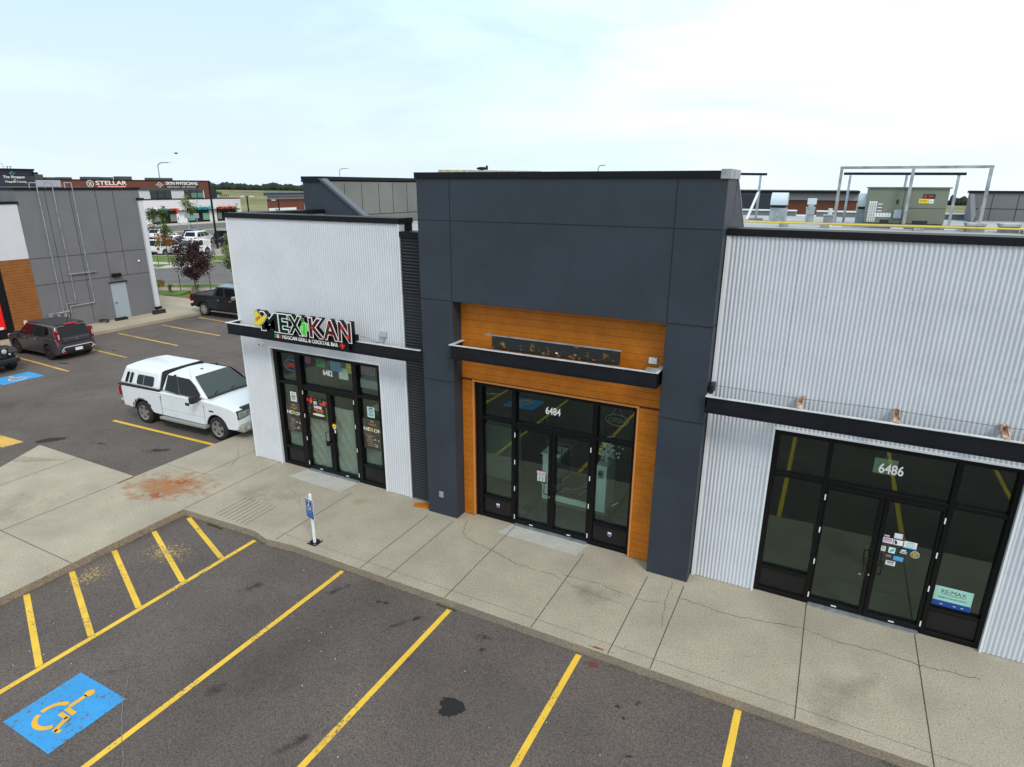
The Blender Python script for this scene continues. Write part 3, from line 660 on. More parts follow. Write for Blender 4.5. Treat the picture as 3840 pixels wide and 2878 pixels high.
# ================================================================ restaurant sign
S = thing('restaurant_sign', 'black channel letter restaurant sign with yellow sombrero and green cactus standing on the left canopy', 'sign', (-4.8, -.5, 4.0))
def rel(o, root):
    if o.type == 'MESH': o.data.transform(Matrix.Translation(-root.location)) if not root.rotation_euler.z else None
    return o
def rp(o, root):      # parent an object whose mesh is in world coordinates
    o.parent = root; o.matrix_parent_inverse = Matrix.Identity(4)
    o.data.transform(Matrix.Translation(root.location).inverted()); return o
ys = -.58
def letter(ch, x, wd, edge, fill, z=4.035, ht=.435, spots=()):
    ly = [(.056, .12, m_black, -.02), (.058, .004, m_txt, .045), (.022, .004, edge, .050), (.012, .004, m_black if not fill else fill, .055)]
    os_ = text('letter', ch, (x, ys+.05, z), XR, wd, ht, None, None, layers=ly)
    me = bmesh.new()
    # join the layers of one letter into one mesh
    mats = []; vs = []
    b = bmesh.new()
    for i, o in enumerate(os_):
        t = o.data; st = len(b.faces); b.from_mesh(t); b.faces.ensure_lookup_table()
        for f in b.faces[st:]: f.material_index = i
        mats.append(t.materials[0]); bpy.data.objects.remove(o)
    m_ = bpy.data.meshes.new('letter'); b.to_mesh(m_); b.free(); me.free()
    for q in mats: m_.materials.append(q)
    o = bpy.data.objects.new('letter', m_); C.objects.link(o); rp(o, S)
gr = mat('letter_green', (.02, .42, .12), .4); rd = mat('letter_red', (.62, .03, .02), .4); dk = mat('letter_dark_red', (.035, .006, .006), .4)
letter('M', -6.15, .55, gr, None); letter('E', -5.52, .25, gr, None); letter('X', -5.20, .38, gr, None)
letter('K', -4.53, .38, rd, dk); letter('A', -4.08, .40, rd, dk); letter('N', -3.62, .35, rd, dk)
# red leaf marks on the last three letters
def leaf_pts(cx, cz, s, y):
    base = [(0, 1), (.18, .62), (.42, .74), (.36, .30), (.72, .52), (.78, .30), (1, .26), (.80, .02), (.90, -.10), (.40, -.42), (.45, -.60), (.06, -.52), (.06, -1), (-.06, -1)]
    pts = base+[(-x, z) for x, z in base[::-1] if x > .07]
    return [(cx+x*s, y, cz+z*s) for x, z in pts]
for cx_, cz_, s_ in ((-4.44, 4.25, .05), (-3.93, 4.36, .045), (-3.85, 4.14, .035), (-3.50, 4.36, .05), (-3.35, 4.14, .055)):
    mb = MB(); mb.prism(leaf_pts(cx_, cz_, s_, ys-.006), (0, -.004, 0)); rp(mb.build('maple_leaf', m_red), S)
# cactus letter
mb = MB(); cxx = -4.71
def cap_(x0, x1, z0, z1, m, y=ys, o=0):
    n = 8; r = (x1-x0)/2; pts = [(x0-o, y, z0-o)]+[(x1+o, y, z0-o)]+[((x0+x1)/2+(r+o)*math.cos(math.pi*k/n), y, z1-r+(r+o)*math.sin(math.pi*k/n)) for k in range(n+1)]
    mb.prism(pts, (0, .12 if m == 0 else .004, 0), m)
for m_i, o_, y_ in ((0, .022, ys), (1, .022, ys-.003), (2, .009, ys-.007)):
    cap_(cxx-.045, cxx+.045, 4.03, 4.36, m_i, y_, o_); cap_(cxx-.115, cxx-.08, 4.13, 4.24, m_i, y_-.0004, o_); cap_(cxx+.075, cxx+.11, 4.19, 4.33, m_i, y_-.0004, o_)
    cap_(cxx-.115, cxx-.02, 4.115, 4.15, m_i, y_-.0008, o_); cap_(cxx+.02, cxx+.11, 4.175, 4.21, m_i, y_-.0008, o_)
rp(mb.build('cactus', [m_black, m_txt, m_green]), S)
mb = MB()
for dx in (-.02, .02): mb.box(cxx+dx-.003, ys-.0095, 4.05, cxx+dx+.003, ys-.0075, 4.33)
rp(mb.build('cactus_ribs', mat('cactus_dark', (.02, .25, .02), .5)), S)
mb = MB(); mb.lathe([(-.008, .058), (.10, .058)], 16, c=(cxx-.02, ys, 4.425), m=0)
for a in range(16):
    t0 = 2*math.pi*a/16; t1 = 2*math.pi*(a+1)/16; c_ = lambda t, r: (cxx-.02+r*math.cos(t), ys-.012, 4.425+r*.8*math.sin(t))
    mb.poly([c_(t0, .035), c_(t0, .055), c_(t1, .055), c_(t1, .035)], 1)
rp(mb.build('letter_dot', [m_black, m_green]), S)
# sombrero
def crv(pts, n=5):
    out = []; k = len(pts)
    for i in range(k):
        p0, p1, p2, p3 = [Vector(pts[(i+j-1) % k]) for j in range(4)]
        for q in range(n):
            t = q/n; out.append(.5*((2*p1)+(-p0+p2)*t+(2*p0-5*p1+4*p2-p3)*t*t+(-p0+3*p1-3*p2+p3)*t**3))
    return out
brim = [(-6.40, 4.15), (-6.33, 4.175), (-6.20, 4.18), (-6.08, 4.25), (-5.97, 4.37), (-5.87, 4.41), (-5.84, 4.36), (-5.90, 4.28), (-6.02, 4.18), (-6.16, 4.10), (-6.30, 4.09)]
crown0 = [(-6.27, 4.19), (-6.31, 4.33), (-6.31, 4.45), (-6.25, 4.49), (-6.18, 4.44), (-6.10, 4.36), (-6.02, 4.31), (-6.10, 4.22), (-6.2, 4.17)]
hs_ = lambda q: [(-6.24+(x+6.2)*.86, 4.31+(z-4.28)*.88) for x, z in q]
brim = hs_(brim); crown = hs_(crown0)
def scaled(p, o):
    c = sum((Vector(q) for q in p), Vector((0, 0)))/len(p); return [Vector(q)+(Vector(q)-c).normalized()*o for q in p]
mb = MB()
for o_, y_, d_, m_i in ((.03, ys-.02, .13, 0), (.028, ys-.024, .004, 1), (.016, ys-.028, .004, 0), (.004, ys-.032, .004, 2)):
    mb.prism([(p.x, y_, p.y) for p in crv(scaled(crown, o_))], (0, d_, 0), m_i); mb.prism([(p.x, y_-.003, p.y) for p in crv(scaled(brim, o_))], (0, d_, 0), m_i)
rp(mb.build('sombrero', [m_black, m_txt, m_hat]), S)
mb = MB(); mb.prism([*[(-6.24+(x+6.2)*.86, ys-.0365, 4.31+(z-4.28)*.88) for x, z in ((-6.285, 4.27), (-6.125, 4.375), (-6.095, 4.350), (-6.27, 4.235))]], (0, -.003, 0)); rp(mb.build('hat_band', m_orange), S)
mb = MB(); mb.prism([*[(-6.24+(x+6.2)*.86, ys-.0365, 4.31+(z-4.28)*.88) for x, z in ((-6.27, 4.232), (-6.093, 4.347), (-6.065, 4.325), (-6.25, 4.205))]], (0, -.003, 0)); rp(mb.build('hat_band', gr), S)
mb = MB(); mb.box(-5.86, -.49, 3.765, -3.42, -.475, 4.04); rp(mb.build('sign_panel', m_black, bevel=.004, seg=1), S)
o = text('lettering', 'MEXICAN GRILL & COCKTAIL BAR', (-5.58, -.493, 3.845), XR, 1.82, .085, m_txt, None, .006, off=.035); rp(o, S)
mb = MB(); mb.box(-5.84, -.497, 3.845, -5.775, -.491, 3.94, 0); mb.box(-5.76, -.497, 3.845, -5.695, -.491, 3.94, 1); mb.box(-5.69, -.497, 3.845, -5.625, -.491, 3.94, 2); mb.ell((-5.727, -.498, 3.893), .013, .002, .016, 8, 5, 0)
rp(mb.build('flag', [gr, m_txt, m_red]), S)
mb = MB(); mb.prism(leaf_pts(-3.62, 3.885, .085, -.495), (0, -.005, 0)); rp(mb.build('maple_leaf', m_red), S)
mb = MB(); mb.box(-6.05, -.50, 4.04, -3.3, -.44, 4.10); mb.box(-3.26, -.5, 4.06, -3.16, -.42, 4.2); rp(mb.build('raceway', m_black), S)
# blurred removed sign over the middle door
SM = thing('dark_sign', 'long dark blackened sign with gold flecks lying behind the middle canopy beam', 'sign', (1.7, -.4, 4.3))
m_smg = mat('smudged_sign', (.012, .012, .013), .5); t = m_smg.node_tree; P_ = t.nodes['Principled BSDF']
g = t.nodes.new('ShaderNodeNewGeometry'); n_ = t.nodes.new('ShaderNodeTexNoise'); n_.inputs['Scale'].default_value = 7; n_.inputs['Detail'].default_value = 3; t.links.new(g.outputs['Position'], n_.inputs['Vector'])
cr = t.nodes.new('ShaderNodeValToRGB'); t.links.new(n_.outputs['Fac'], cr.inputs[0]); e_ = cr.color_ramp.elements
e_[0].position = .59; e_[0].color = (.012, .014, .014, 1); e_[1].position = .78; e_[1].color = (.40, .22, .06, 1); q_ = cr.color_ramp.elements.new(.66); q_.color = (.16, .075, .012, 1)
t.links.new(cr.outputs[0], P_.inputs['Base Color'])
mb = MB(); mb.box(.35, -.36, 4.27, 3.10, -.24, 4.55); rp(mb.build('sign_face', m_smg, bevel=.02), SM)
mb = MB(); mb.box(.20, -.375, 4.553, 3.16, -.33, 4.573); rp(mb.build('top_edge', m_galv), SM)
rnd = random.Random(3); mb = MB()
for k in range(26):
    x = .55+k*.098; s_ = rnd.uniform(.012, .045)
    if k % 4 == 1: mb.ell((x, -.358, 4.31+rnd.uniform(0, .08)), s_, .004, s_*rnd.uniform(.3, .7), 8, 5, 0 if rnd.random() < .35 and x < 2 else 1)
tag(rp(mb.build('gold_fleck', [m_txt, mat('tan_fleck', (.30, .13, .03), .6)]), SM))
# ================================================================ things on and behind the glass
YG = .150
def sheet(name, label, cat, x0, z0, x1, z1, m, lines=0, group=None, tilt=0, y=YG, ink=None, head=True, th=.003):
    cx_, cz_ = (x0+x1)/2, (z0+z1)/2; wd, ht = x1-x0, z1-z0
    mb = MB(); mb.box(-wd/2, -th, -ht/2, wd/2, 0, ht/2, 0)
    if lines:
        for k in range(lines):
            zz = ht/2-(k+.9)*ht/(lines+1.2); l_ = wd*(.78 if (k+int(x0*7)) % 3 else .55)
            mb.box(-l_/2, -th-.002, zz-ht/(lines+1.2)*(.36 if (k == 0 and head) else .2), l_/2, -th-.0005, zz+ht/(lines+1.2)*(.36 if (k == 0 and head) else .2), 1)
    o = mb.build(name, [m, ink or m_ink]); o.location = (cx_, y, cz_); o.rotation_euler[1] = tilt; tag(o, label, cat, group); return o
def txt_on(s, x0, z0, x1, z1, m, par, y=YG-.004, off=.02, shear=0):
    o = text('lettering', s, (x0, y, z0), XR, x1-x0, z1-z0, m, None, .001, off, shear)
    o.data.transform(par.matrix_world.inverted() if False else Matrix.Translation(-Vector(par.location))); o.parent = par; return o
p = sheet('window_notice', 'white hiring notice taped to the left side window above the dark poster', 'notice', -6.22, 1.89, -6.00, 2.16, m_paper)
txt_on('NOW', -6.18, 2.085, -6.04, 2.135, m_ink, p); txt_on('HIRING', -6.195, 2.02, -6.025, 2.065, m_ink, p)
mb = MB(); 
for k in range(4): mb.box(-.085, -.006, -.01-k*.028, .085 if k % 2 else .06, -.004, .002-k*.028)
mb.build('fine_print', m_ink, p)
sheet('window_notice', 'pale mint notice with dark lines on the right side window of the restaurant', 'notice', -3.56, 1.89, -3.33, 2.17, mat('pale_mint', (.55, .78, .74), .6), 6)
m_poster = mat('dark_poster', (.055, .052, .045), .45, var=.8, vs=4, alt=(.10, .085, .06))
def nexon(x0, x1, label, zt, zb):
    p = sheet('window_poster', label, 'poster', x0, zb, x1, zt, m_poster); w_ = x1-x0
    txt_on('NE', x0+.02, zt-.33, x0+.02+w_*.33, zt-.24, m_txt, p, off=.01); txt_on('X', x0+w_*.37, zt-.335, x0+w_*.55, zt-.235, m_gold, p, off=.03); txt_on('ON', x0+w_*.58, zt-.34, x1-.02, zt-.25, m_txt, p, off=.01)
    mb = MB(); c_ = w_/2*.0; mb.lathe([(-.006, .001), (-.004, .11)], 20, axis='y'); mb2 = MB()
    for a, b in (((-.06, .32), (-.04, .38)), ((-.04, .38), (0, .34)), ((0, .34), (.04, .39)), ((.04, .39), (.05, .32))): mb2.bar((a[0], -.005, a[1]), (b[0], -.005, b[1]), .002, .012)
    for k in range(10):
        t0 = math.pi*(1+k/10); t1 = math.pi*(1+(k+1)/10); mb2.bar((.11*math.cos(t0), -.005, .30+.035*math.sin(t0)), (.11*math.cos(t1), -.005, .30+.035*math.sin(t1)), .002, .010)
    mb2.build('emblem', m_gold, p)
    rn = random.Random(int(x0*100)); mb = MB(); zh = (zt-zb)/2
    for k in range(6):
        z_ = -.05-k*.055; x_ = -w_*.4+rn.random()*.1; l_ = rn.uniform(.1, w_*.5); mb.box(x_, -.006, z_, x_+l_, -.004, z_+.012)
    mb.ell((w_*.12, -.005, -.13), .032, .002, .028, 10, 6); mb.ell((w_*.30, -.005, -.135), .034, .002, .028, 10, 6); mb.box(w_*.12, -.007, -zh+.09, w_*.24, -.004, -zh+.16)
    mb.build('poster_artwork', mat('poster_art', (.40, .27, .14), .5, var=.5, vs=20, alt=(.55, .50, .42)), p); return p
nexon(-6.43, -5.86, 'dark poster filling the left side window beside the restaurant doors', 1.84, 1.0)
nexon(-3.73, -3.13, 'dark poster filling the right side window of the restaurant', 1.84, 1.0)
p = sheet('door_poster', 'black poster with orange and white words on the left restaurant door', 'poster', -5.64, 1.52, -4.88, 2.11, mat('poster_black', (.012, .012, .012), .5))
txt_on('EX', -5.38, 1.93, -5.27, 2.01, m_txt, p, off=.04); txt_on('KAN', -5.17, 1.93, -4.98, 2.00, m_orange, p, off=.03)
txt_on("WE'RE", -5.39, 1.82, -5.12, 1.89, m_txt, p, off=.04); txt_on('Almost', -5.41, 1.745, -5.06, 1.825, m_orange, p, off=.03, shear=.35, y=YG-.006); txt_on('OPEN!', -5.33, 1.70, -5.08, 1.745, mat('t_green', (.02, .30, .12), .5), p, off=.02)
mb = MB(); mb.ell((-.01+.03, -.006, -.17), .22, .002, .035, 14, 6); mb.build('poster_banner', mat('cream', (.78, .72, .62), .6), p)
mb = MB()
for x_, z_, s_, m_i in ((-.33, .21, .045, 0), (-.20, .25, .045, 0), (-.22, .18, .05, 1), (.24, .21, .04, 1), (.33, .22, .04, 0), (-.29, .08, .02, 2), (-.29, -.02, .03, 2), (-.29, -.13, .03, 2), (.31, .05, .03, 2), (.31, -.02, .035, 2), (.32, -.10, .035, 2), (.31, -.18, .035, 2), (.31, -.25, .03, 2), (-.06, .26, .03, 2), (.1, .25, .03, 2)):
    mb.ell((x_, -.006, z_), s_, .002, s_*1.1, 9, 5, m_i)
mb.build('poster_artwork', [m_red, m_orange, mat('cactus_olive', (.10, .14, .04), .6)], p)
mb = MB(); mb.lathe([(-.004, .066), (0, .066)], 20); o = mb.build('round_sticker', m_hat); o.location = (-4.63, .055, 1.46); tag(o, 'round yellow sticker on the stile between the restaurant doors', 'sticker')
mb = MB(); mb.box(-.045, -.006, -.012, .045, -.004, .012); mb.build('sticker_band', m_orange, o)
o = sheet('door_tag', 'small blue and white tag below the yellow sticker', 'tag', -4.665, 1.345, -4.59, 1.395, m_blu3, y=.055); mb = MB(); mb.box(-.005, -.003, -.10, .035, 0, -.025); mb.build('tag_paper', m_paper, o)
o = thing('padlock_box', 'black padlock box hanging from the restaurant door handle', 'lock', (-4.87, .02, 1.0)); mb = MB(); mb.box(-.05, -.03, -.13, .045, .03, 0); mb.build('case', m_black, o, bevel=.01); mb = MB(); mb.path([(-.03, 0, 0), (-.03, 0, .05), (.03, 0, .05), (.03, 0, 0)], .006); mb.build('shackle', m_chrome, o)
# restaurant: plastic sheets behind the doors, neon sign, banners, boards
m_plast = mat('plastic_sheet', (.22, .24, .21), .3, var=.12, vs=2, bump=.9, bs=5)
for i, (a, b, zt, l_) in enumerate(((-5.66, -4.84, 1.5, 'grey plastic sheet taped behind the left restaurant door'), (-4.72, -3.93, 1.93, 'grey plastic sheet taped behind the right restaurant door'))):
    mb = MB(); nx, nz = 14, 26; rn = random.Random(i)
    vs = [(a+(b-a)*x/nx, .215+.012*math.sin(x*1.3+z*.9+i)+.008*math.sin(z*2.1-x), .05+(zt-.05)*z/nz) for z in range(nz+1) for x in range(nx+1)]
    mb.add(vs, [(z*(nx+1)+x, z*(nx+1)+x+1, (z+1)*(nx+1)+x+1, (z+1)*(nx+1)+x) for z in range(nz) for x in range(nx)])
    tag(mb.build('plastic_sheet', m_plast, smooth=80), l_, 'sheet')
for a, b, zt, l_ in ((-6.46, -5.86, .98, 'pale blind board behind the left side window of the restaurant'), (-3.75, -3.13, 1.0, 'pale blind board behind the right side window of the restaurant')):
    mb = MB(); mb.box(a, .23, .52, b, .25, zt); tag(mb.build('window_board', mat('board', (.15, .17, .15), .6, var=.2, vs=3)), l_, 'board')
def oval_sign(name, label, cx_, cz_, rx, rz, mr, mt, word, y=.21):
    o = thing(name, label, 'sign', (cx_, y, cz_)); mb = MB(); n = 26
    for k in range(n):
        t0 = 2*math.pi*k/n; t1 = 2*math.pi*(k+1)/n; mb.bar((rx*math.cos(t0), 0, rz*math.sin(t0)), (rx*math.cos(t1), 0, rz*math.sin(t1)), .012, .012)
    mb.build('tube_ring', mr, o); mb = MB(); mb.path([(-rx*.5, 0, rz*.9), (0, 0, .33), (rx*.5, 0, rz*.9)], .003, 5); mb.build('hanging_chain', m_steel, o)
    t_ = text('lettering', word, (-rx*.72, -.01, -rz*.42), XR, rx*1.44, rz*.84, mt, o, .012, off=-.0 if mt is not m_red else .02); return o
o = oval_sign('open_sign', 'unlit red oval open sign hanging in the restaurant window', -6.10, 2.90, .27, .15, m_blu3, m_red, 'OPEN', .19)
oval_sign('open_sign', 'unlit grey oval open sign hanging in the middle shop window', 2.97, 2.95, .24, .12, mat('dim_tube', (.15, .16, .15), .5), mat('dim_tube2', (.10, .10, .09), .5), 'OPEN', .20)
for i, (x0, x1, z0, col, l_) in enumerate(((-5.60, -5.42, 3.02, (.40, .06, .16), 'pink'), (-5.22, -4.92, 2.98, (.04, .22, .06), 'green'), (-4.72, -4.38, 2.93, (.03, .22, .42), 'blue'), (-4.20, -3.95, 2.94, (.45, .45, .04), 'yellow'), (-3.72, -3.27, 2.97, (.12, .06, .15), 'purple'))):
    mb = MB(); w_ = x1-x0; n = 12
    pts = [(-w_/2, 0, .26), (w_/2, 0, .26)]+[(w_/2-w_*k/n, 0, (.0 if k % 2 else .035)) for k in range(n+1)]
    mb.prism(pts, (0, .004, 0)); 
    for a in range(4):
        for b in range(3): mb.box(-w_/2+w_*(.12+a*.22), -.002, .07+b*.06, -w_/2+w_*(.12+a*.22)+w_*.1, -.0005, .10+b*.06, 1)
    o = mb.build('paper_banner', [mat('banner_'+l_, col, .7), m_in_dark]); o.location = ((x0+x1)/2, .20, z0); tag(o, l_+' cut paper banner hanging at the top of the restaurant window', 'banner', 'cut paper banners in the restaurant window')
mb = MB(); mb.box(-4.56, .3, 2.72, -4.25, .32, 3.02); tag(mb.build('wall_menu', mat('pale_board', (.60, .72, .64), .6)), 'pale green board hanging behind the house number of the restaurant', 'board')
mb = MB(); mb.box(-4.72, 1.2, 2.2, -3.5, 1.55, 2.45); tag(mb.build('air_curtain', mat('pale_unit', (.55, .62, .58), .5), bevel=.03), 'long pale wall unit inside the restaurant above the doors', 'air unit')
mb = MB()
for k in range(3): mb.box(-4.15, .9, 2.0-k*.07, -3.95, .92, 2.03-k*.07)
mb.box(-4.17, .9, 1.7, -4.15, .92, 2.1); mb.box(-3.95, .9, 1.7, -3.93, .92, 2.1); mb.box(-4.17, .9, 1.1, -4.14, .92, 1.7); mb.box(-3.96, .9, 1.1, -3.93, .92, 1.7); mb.box(-4.2, .7, 1.4, -3.9, .9, 1.44)
tag(mb.build('bar_chair', m_in_dark), 'dark slatted bar chair seen through the right restaurant door', 'chair')
mb = MB(); mb.box(-3.75, .5, 1.95, -3.2, 1.1, 2.0); mb.box(-3.6, .7, 1.0, -3.5, .8, 1.95); tag(mb.build('bar_table', mat('pale_top', (.4, .5, .46), .5)), 'pale high table behind the right side window of the restaurant', 'table')
# middle shop
p = sheet('hours_notice', 'pink and black opening hours card on the left door of the middle shop', 'notice', 1.21, 1.17, 1.44, 1.46, m_ink)
mb = MB(); mb.box(-.11, -.006, .075, .11, -.003, .14, 1)
for r_ in range(6):
    for c_ in range(3): mb.box(-.10+c_*.07, -.006, .045-r_*.03, -.045+c_*.07, -.003, .062-r_*.03, 0)
mb.build('hours_table', [m_paper, mat('dusty_pink', (.60, .42, .45), .6)], p)
for x_, l_ in ((.24, 'small purple and white shield sticker on the left kick panel of the middle shop'), (2.98, 'small purple and white shield sticker on the right kick panel of the middle shop')):
    mb = MB(); sh = [(-.04, .05), (.04, .05), (.04, -.01), (.03, -.035), (0, -.055), (-.03, -.035), (-.04, -.01)]
    mb.prism([(x, 0, z) for x, z in sh], (0, -.004, 0), 0); mb.prism([(x*.8, -.0045, z*.8-.003) for x, z in sh if z < .02 or True], (0, -.002, 0), 1); mb.box(-.032, -.008, .012, .032, -.0066, .036, 0)
    o = mb.build('shield_sticker', [m_paper, mat('violet', (.10, .05, .35), .5)]); o.location = (x_, .112, .34); tag(o, l_, 'sticker')
K = thing('reception_counter', 'white reception counter with dark marble front inside the middle shop', 'counter', (1.6, 1.6, .005))
mb = MB(); mb.box(-.86, -.10, 0, -.62, .5, 1.22); mb.build('end_panel', m_counter, K, bevel=.01); mb = MB(); mb.box(.52, -.10, 0, .80, .6, 1.22); mb.build('end_panel', m_counter, K, bevel=.01)
mb = MB(); mb.box(-.62, -.02, .14, .52, .02, 1.0); mb.build('marble_front', m_marble, K); mb = MB(); mb.box(-.62, -.07, 0, .52, .02, .14); mb.build('plinth', m_counter, K)
mb = MB(); mb.box(-.90, -.12, 1.22, -.40, .45, 1.25); mb.build('countertop', m_counter, K); mb = MB(); rn = random.Random(4)
for k in range(9):
    x = rn.uniform(-.55, .3); z = rn.uniform(.2, .6); mb.path([(x, -.024, z), (x+.07, -.024, z+.05), (x+.11, -.024, z+.12), (x+.22, -.024, z+.17)], .004, 4)
mb.build('marble_veins', mat('vein', (.55, .55, .52), .4), K)
o = thing('soap_bottle', 'white pump bottle standing on the left end of the reception counter', 'bottle', (.86, 1.6, 1.255)); mb = MB(); mb.lathe([(0, .04), (.12, .04), (.14, .02)], 12, axis='z'); mb.build('bottle_body', m_counter, o, smooth=40); mb = MB(); mb.path([(0, 0, .14), (0, 0, .19), (-.05, 0, .19)], .008); mb.build('pump', m_chrome, o)
o = thing('display_case', 'small clear display box on the reception counter', 'box', (1.12, 1.62, 1.255)); mb = MB(); mb.box(-.07, -.06, 0, .07, .06, .02, 0); mb.box(-.07, -.06, .02, -.06, .06, .2); mb.box(.06, -.06, .02, .07, .06, .2); mb.build('case_sides', m_galv, o)
o = thing('sanitizer_dispenser', 'grey hand sanitizer dispenser mounted on the right end of the reception counter', 'dispenser', (2.26, 1.48, .92)); mb = MB(); mb.box(-.055, -.05, 0, .055, .0, .2); mb.build('dispenser_body', m_steel, o, bevel=.015); mb = MB(); mb.box(-.035, -.058, .09, .035, -.05, .17); mb.build('window', m_in_dark, o)
FL = thing('flower_vase', 'vase of white blossoms standing on the right end of the reception counter', 'flowers', (2.32, 1.7, 1.23))
mb = MB(); mb.lathe([(0, .05), (.05, .08), (.14, .07), (.2, .04)], 14, axis='z'); mb.build('vase', m_galv, FL, smooth=50)
mb = MB(); rn = random.Random(6)
for k in range(120):
    a = rn.random()*6.28; r = abs(rn.gauss(0, .15)); z = .2+rn.random()*.35-(r*.25); c = Vector((r*math.cos(a), r*math.sin(a)*.6, z))
    for q in range(4):
        t_ = q*1.57+rn.random(); d = Vector((math.cos(t_), rn.uniform(-.6, .2), math.sin(t_))).normalized()*.032; e2 = d.cross(Vector((0, 1, 0))).normalized()*.016
        mb.poly([c, c+d*.6+e2, c+d, c+d*.6-e2])
for k in range(10):
    c = Vector((-.42+rn.gauss(0, .03), 0, .16+rn.gauss(0, .03))); d = Vector((.03, 0, .02)); mb.poly([c, c+d, c+Vector((0, 0, .035)), c-d])
    c = Vector((.02+rn.gauss(0, .03), 0, .62+rn.gauss(0, .03))); mb.poly([c, c+d, c+Vector((0, 0, .035)), c-d])
mb.build('blossoms', mat('blossom', (.70, .74, .70), .6), FL)
mb = MB()
for k in range(14):
    a = k*.45; mb.tube((0, 0, .15), (.2*math.cos(a), .12*math.sin(a), .45), .003, 4)
mb.build('stems', mat('twig', (.10, .06, .03), .8), FL)
o = thing('salon_chair', 'dark wheeled chair on chrome star base inside the middle shop', 'chair', (.35, 3.0, .005))
mb = MB(); mb.box(-.28, -.26, .45, .28, .26, .56); mb.build('seat', m_in_dark, o, bevel=.04); mb = MB(); mb.box(-.26, .24, .6, .26, .32, 1.15); mb.build('backrest', m_in_dark, o, bevel=.04); mb = MB(); mb.tube((0, 0, .08), (0, 0, .45), .03)
for k in range(5): mb.tube((0, 0, .08), (.32*math.cos(k*1.257), .32*math.sin(k*1.257), .04), .018)
mb.build('star_base', m_chrome, o)
mb = MB(); mb.box(-1.2, 2.0, .005, -.35, 2.5, 1.5); tag(mb.build('side_cabinet', mat('pale_cabinet', (.30, .36, .30), .6)), 'pale green cabinet inside the middle shop behind the left side window', 'cabinet')
mb = MB(); mb.box(.35, 2.6, 1.05, 1.1, 3.1, 1.12); mb.box(.65, 2.62, .95, .8, 2.66, 1.04); mb.box(.37, 2.62, .01, .43, 2.68, 1.04); mb.box(1.02, 2.62, .01, 1.08, 2.68, 1.04); tag(mb.build('side_table', mat('grey_top', (.14, .14, .14), .4)), 'grey topped side table deep inside the middle shop', 'table')
o = thing('wire_stool', 'low wire stool with brown cushion inside the right window of the middle shop', 'stool', (3.0, .75, .005)); mb = MB(); mb.ell((0, 0, .34), .24, .2, .07, 14, 7); mb.build('cushion', mat('brown_cushion', (.06, .045, .04), .8), o, smooth=60)
mb = MB(); 
for k in range(4): a = .8+k*1.57; mb.tube((.2*math.cos(a), .16*math.sin(a), .3), (.24*math.cos(a), .2*math.sin(a), 0), .008)
mb.path([(-.25, .1, 0), (-.25, .1, .6), (-.1, .15, .7)], .008); mb.build('wire_legs', m_chrome, o)
mb = MB(); mb.box(.55, .25, .006, 2.5, 1.35, .02); tag(mb.build('door_mat', mat('door_mat', (.035, .035, .04), .95)), 'dark door mat just inside the middle shop doors', 'mat')
# right shop
p = sheet('hanging_card', 'blank pale green card hanging behind the number of the right shop', 'card', 7.58, 2.82, 7.93, 3.10, mat('sage_card', (.24, .32, .20), .6), y=.20)
mb = MB(); mb.tube((-.02, 0, .14), (.0, 0, .29), .003, 4); mb.tube((.04, 0, .14), (0, 0, .29), .003, 4); mb.build('string', m_steel, p)
p = sheet('agency_sign', 'mint and blue real estate sign leaning in the right side window of the right shop', 'sign', 8.83, .60, 9.38, .98, m_mint, tilt=R(0))
txt_on('RE/MAX', 8.93, .855, 9.29, .93, mat('maroon', (.10, .015, .03), .5), p, off=.0); txt_on('COMMERCIAL', 8.93, .825, 9.29, .845, m_dkgreen, p, off=.0); txt_on('RE/MAX EXCELLENCE', 8.90, .76, 9.31, .79, mat('navy_ink', (.02, .03, .10), .5), p, off=.01)
mb = MB(); mb.box(-.272, -.007, -.19, .272, -.003, -.085); mb.build('blue_band', mat('royal_blue', (.01, .06, .30), .5), p)
mb = MB(); 
for x_ in (-.16, .03, .14): mb.box(x_, -.009, -.15, x_+.04, -.007, -.14)
mb.build('band_marks', m_paper, p)
W = lambda n, l, x0, z0, x1, z1, m, k=0, ink=None, tl=0: sheet(n, l, 'sticker', x0, z0, x1, z1, m, k, 'stickers on the right shop door', tl, ink=ink)
W('door_sticker', 'white framed card, topmost of the door stickers', 8.085, 1.69, 8.21, 1.79, mat('st1', (.62, .68, .80), .6), 3, m_paper)
W('door_sticker', 'black sticker with two white bars at the top left of the cluster', 7.93, 1.675, 8.03, 1.725, m_ink, 2, m_paper)
W('door_sticker', 'pale pink sticker below the black bar sticker', 7.93, 1.565, 8.085, 1.67, mat('st2', (.80, .66, .72), .6), 2, mat('st2i', (.45, .2, .35), .6))
o = W('door_sticker', 'white card with dark figure in the middle of the top row', 8.095, 1.565, 8.235, 1.665, m_paper); mb = MB(); mb.prism([(-.06, -.004, .045), (-.03, -.004, .03), (-.01, -.004, -.01), (-.03, -.004, -.04), (-.05, -.004, -.03)], (0, -.002, 0)); mb.build('dark_figure', m_ink, o)
o = W('door_sticker', 'largest white sticker with blue bottom edge at the right', 8.25, 1.545, 8.44, 1.68, m_paper, 4, mat('st3', (.45, .50, .62), .6)); mb = MB(); mb.box(-.093, -.007, -.066, .093, -.004, -.045); mb.build('blue_edge', m_teal, o)
W('door_sticker', 'small white card with grey print at the left of the cluster', 7.93, 1.395, 8.0, 1.495, m_paper, 5, m_steel)
o = W('door_sticker', 'white square with turquoise picture in the cluster', 8.045, 1.39, 8.145, 1.50, m_paper); mb = MB(); mb.prism([(-.03, -.004, 0), (.03, -.004, .045), (.04, -.004, 0), (-.02, -.004, -.045)], (0, -.002, 0)); mb.build('turquoise_mark', m_teal, o)
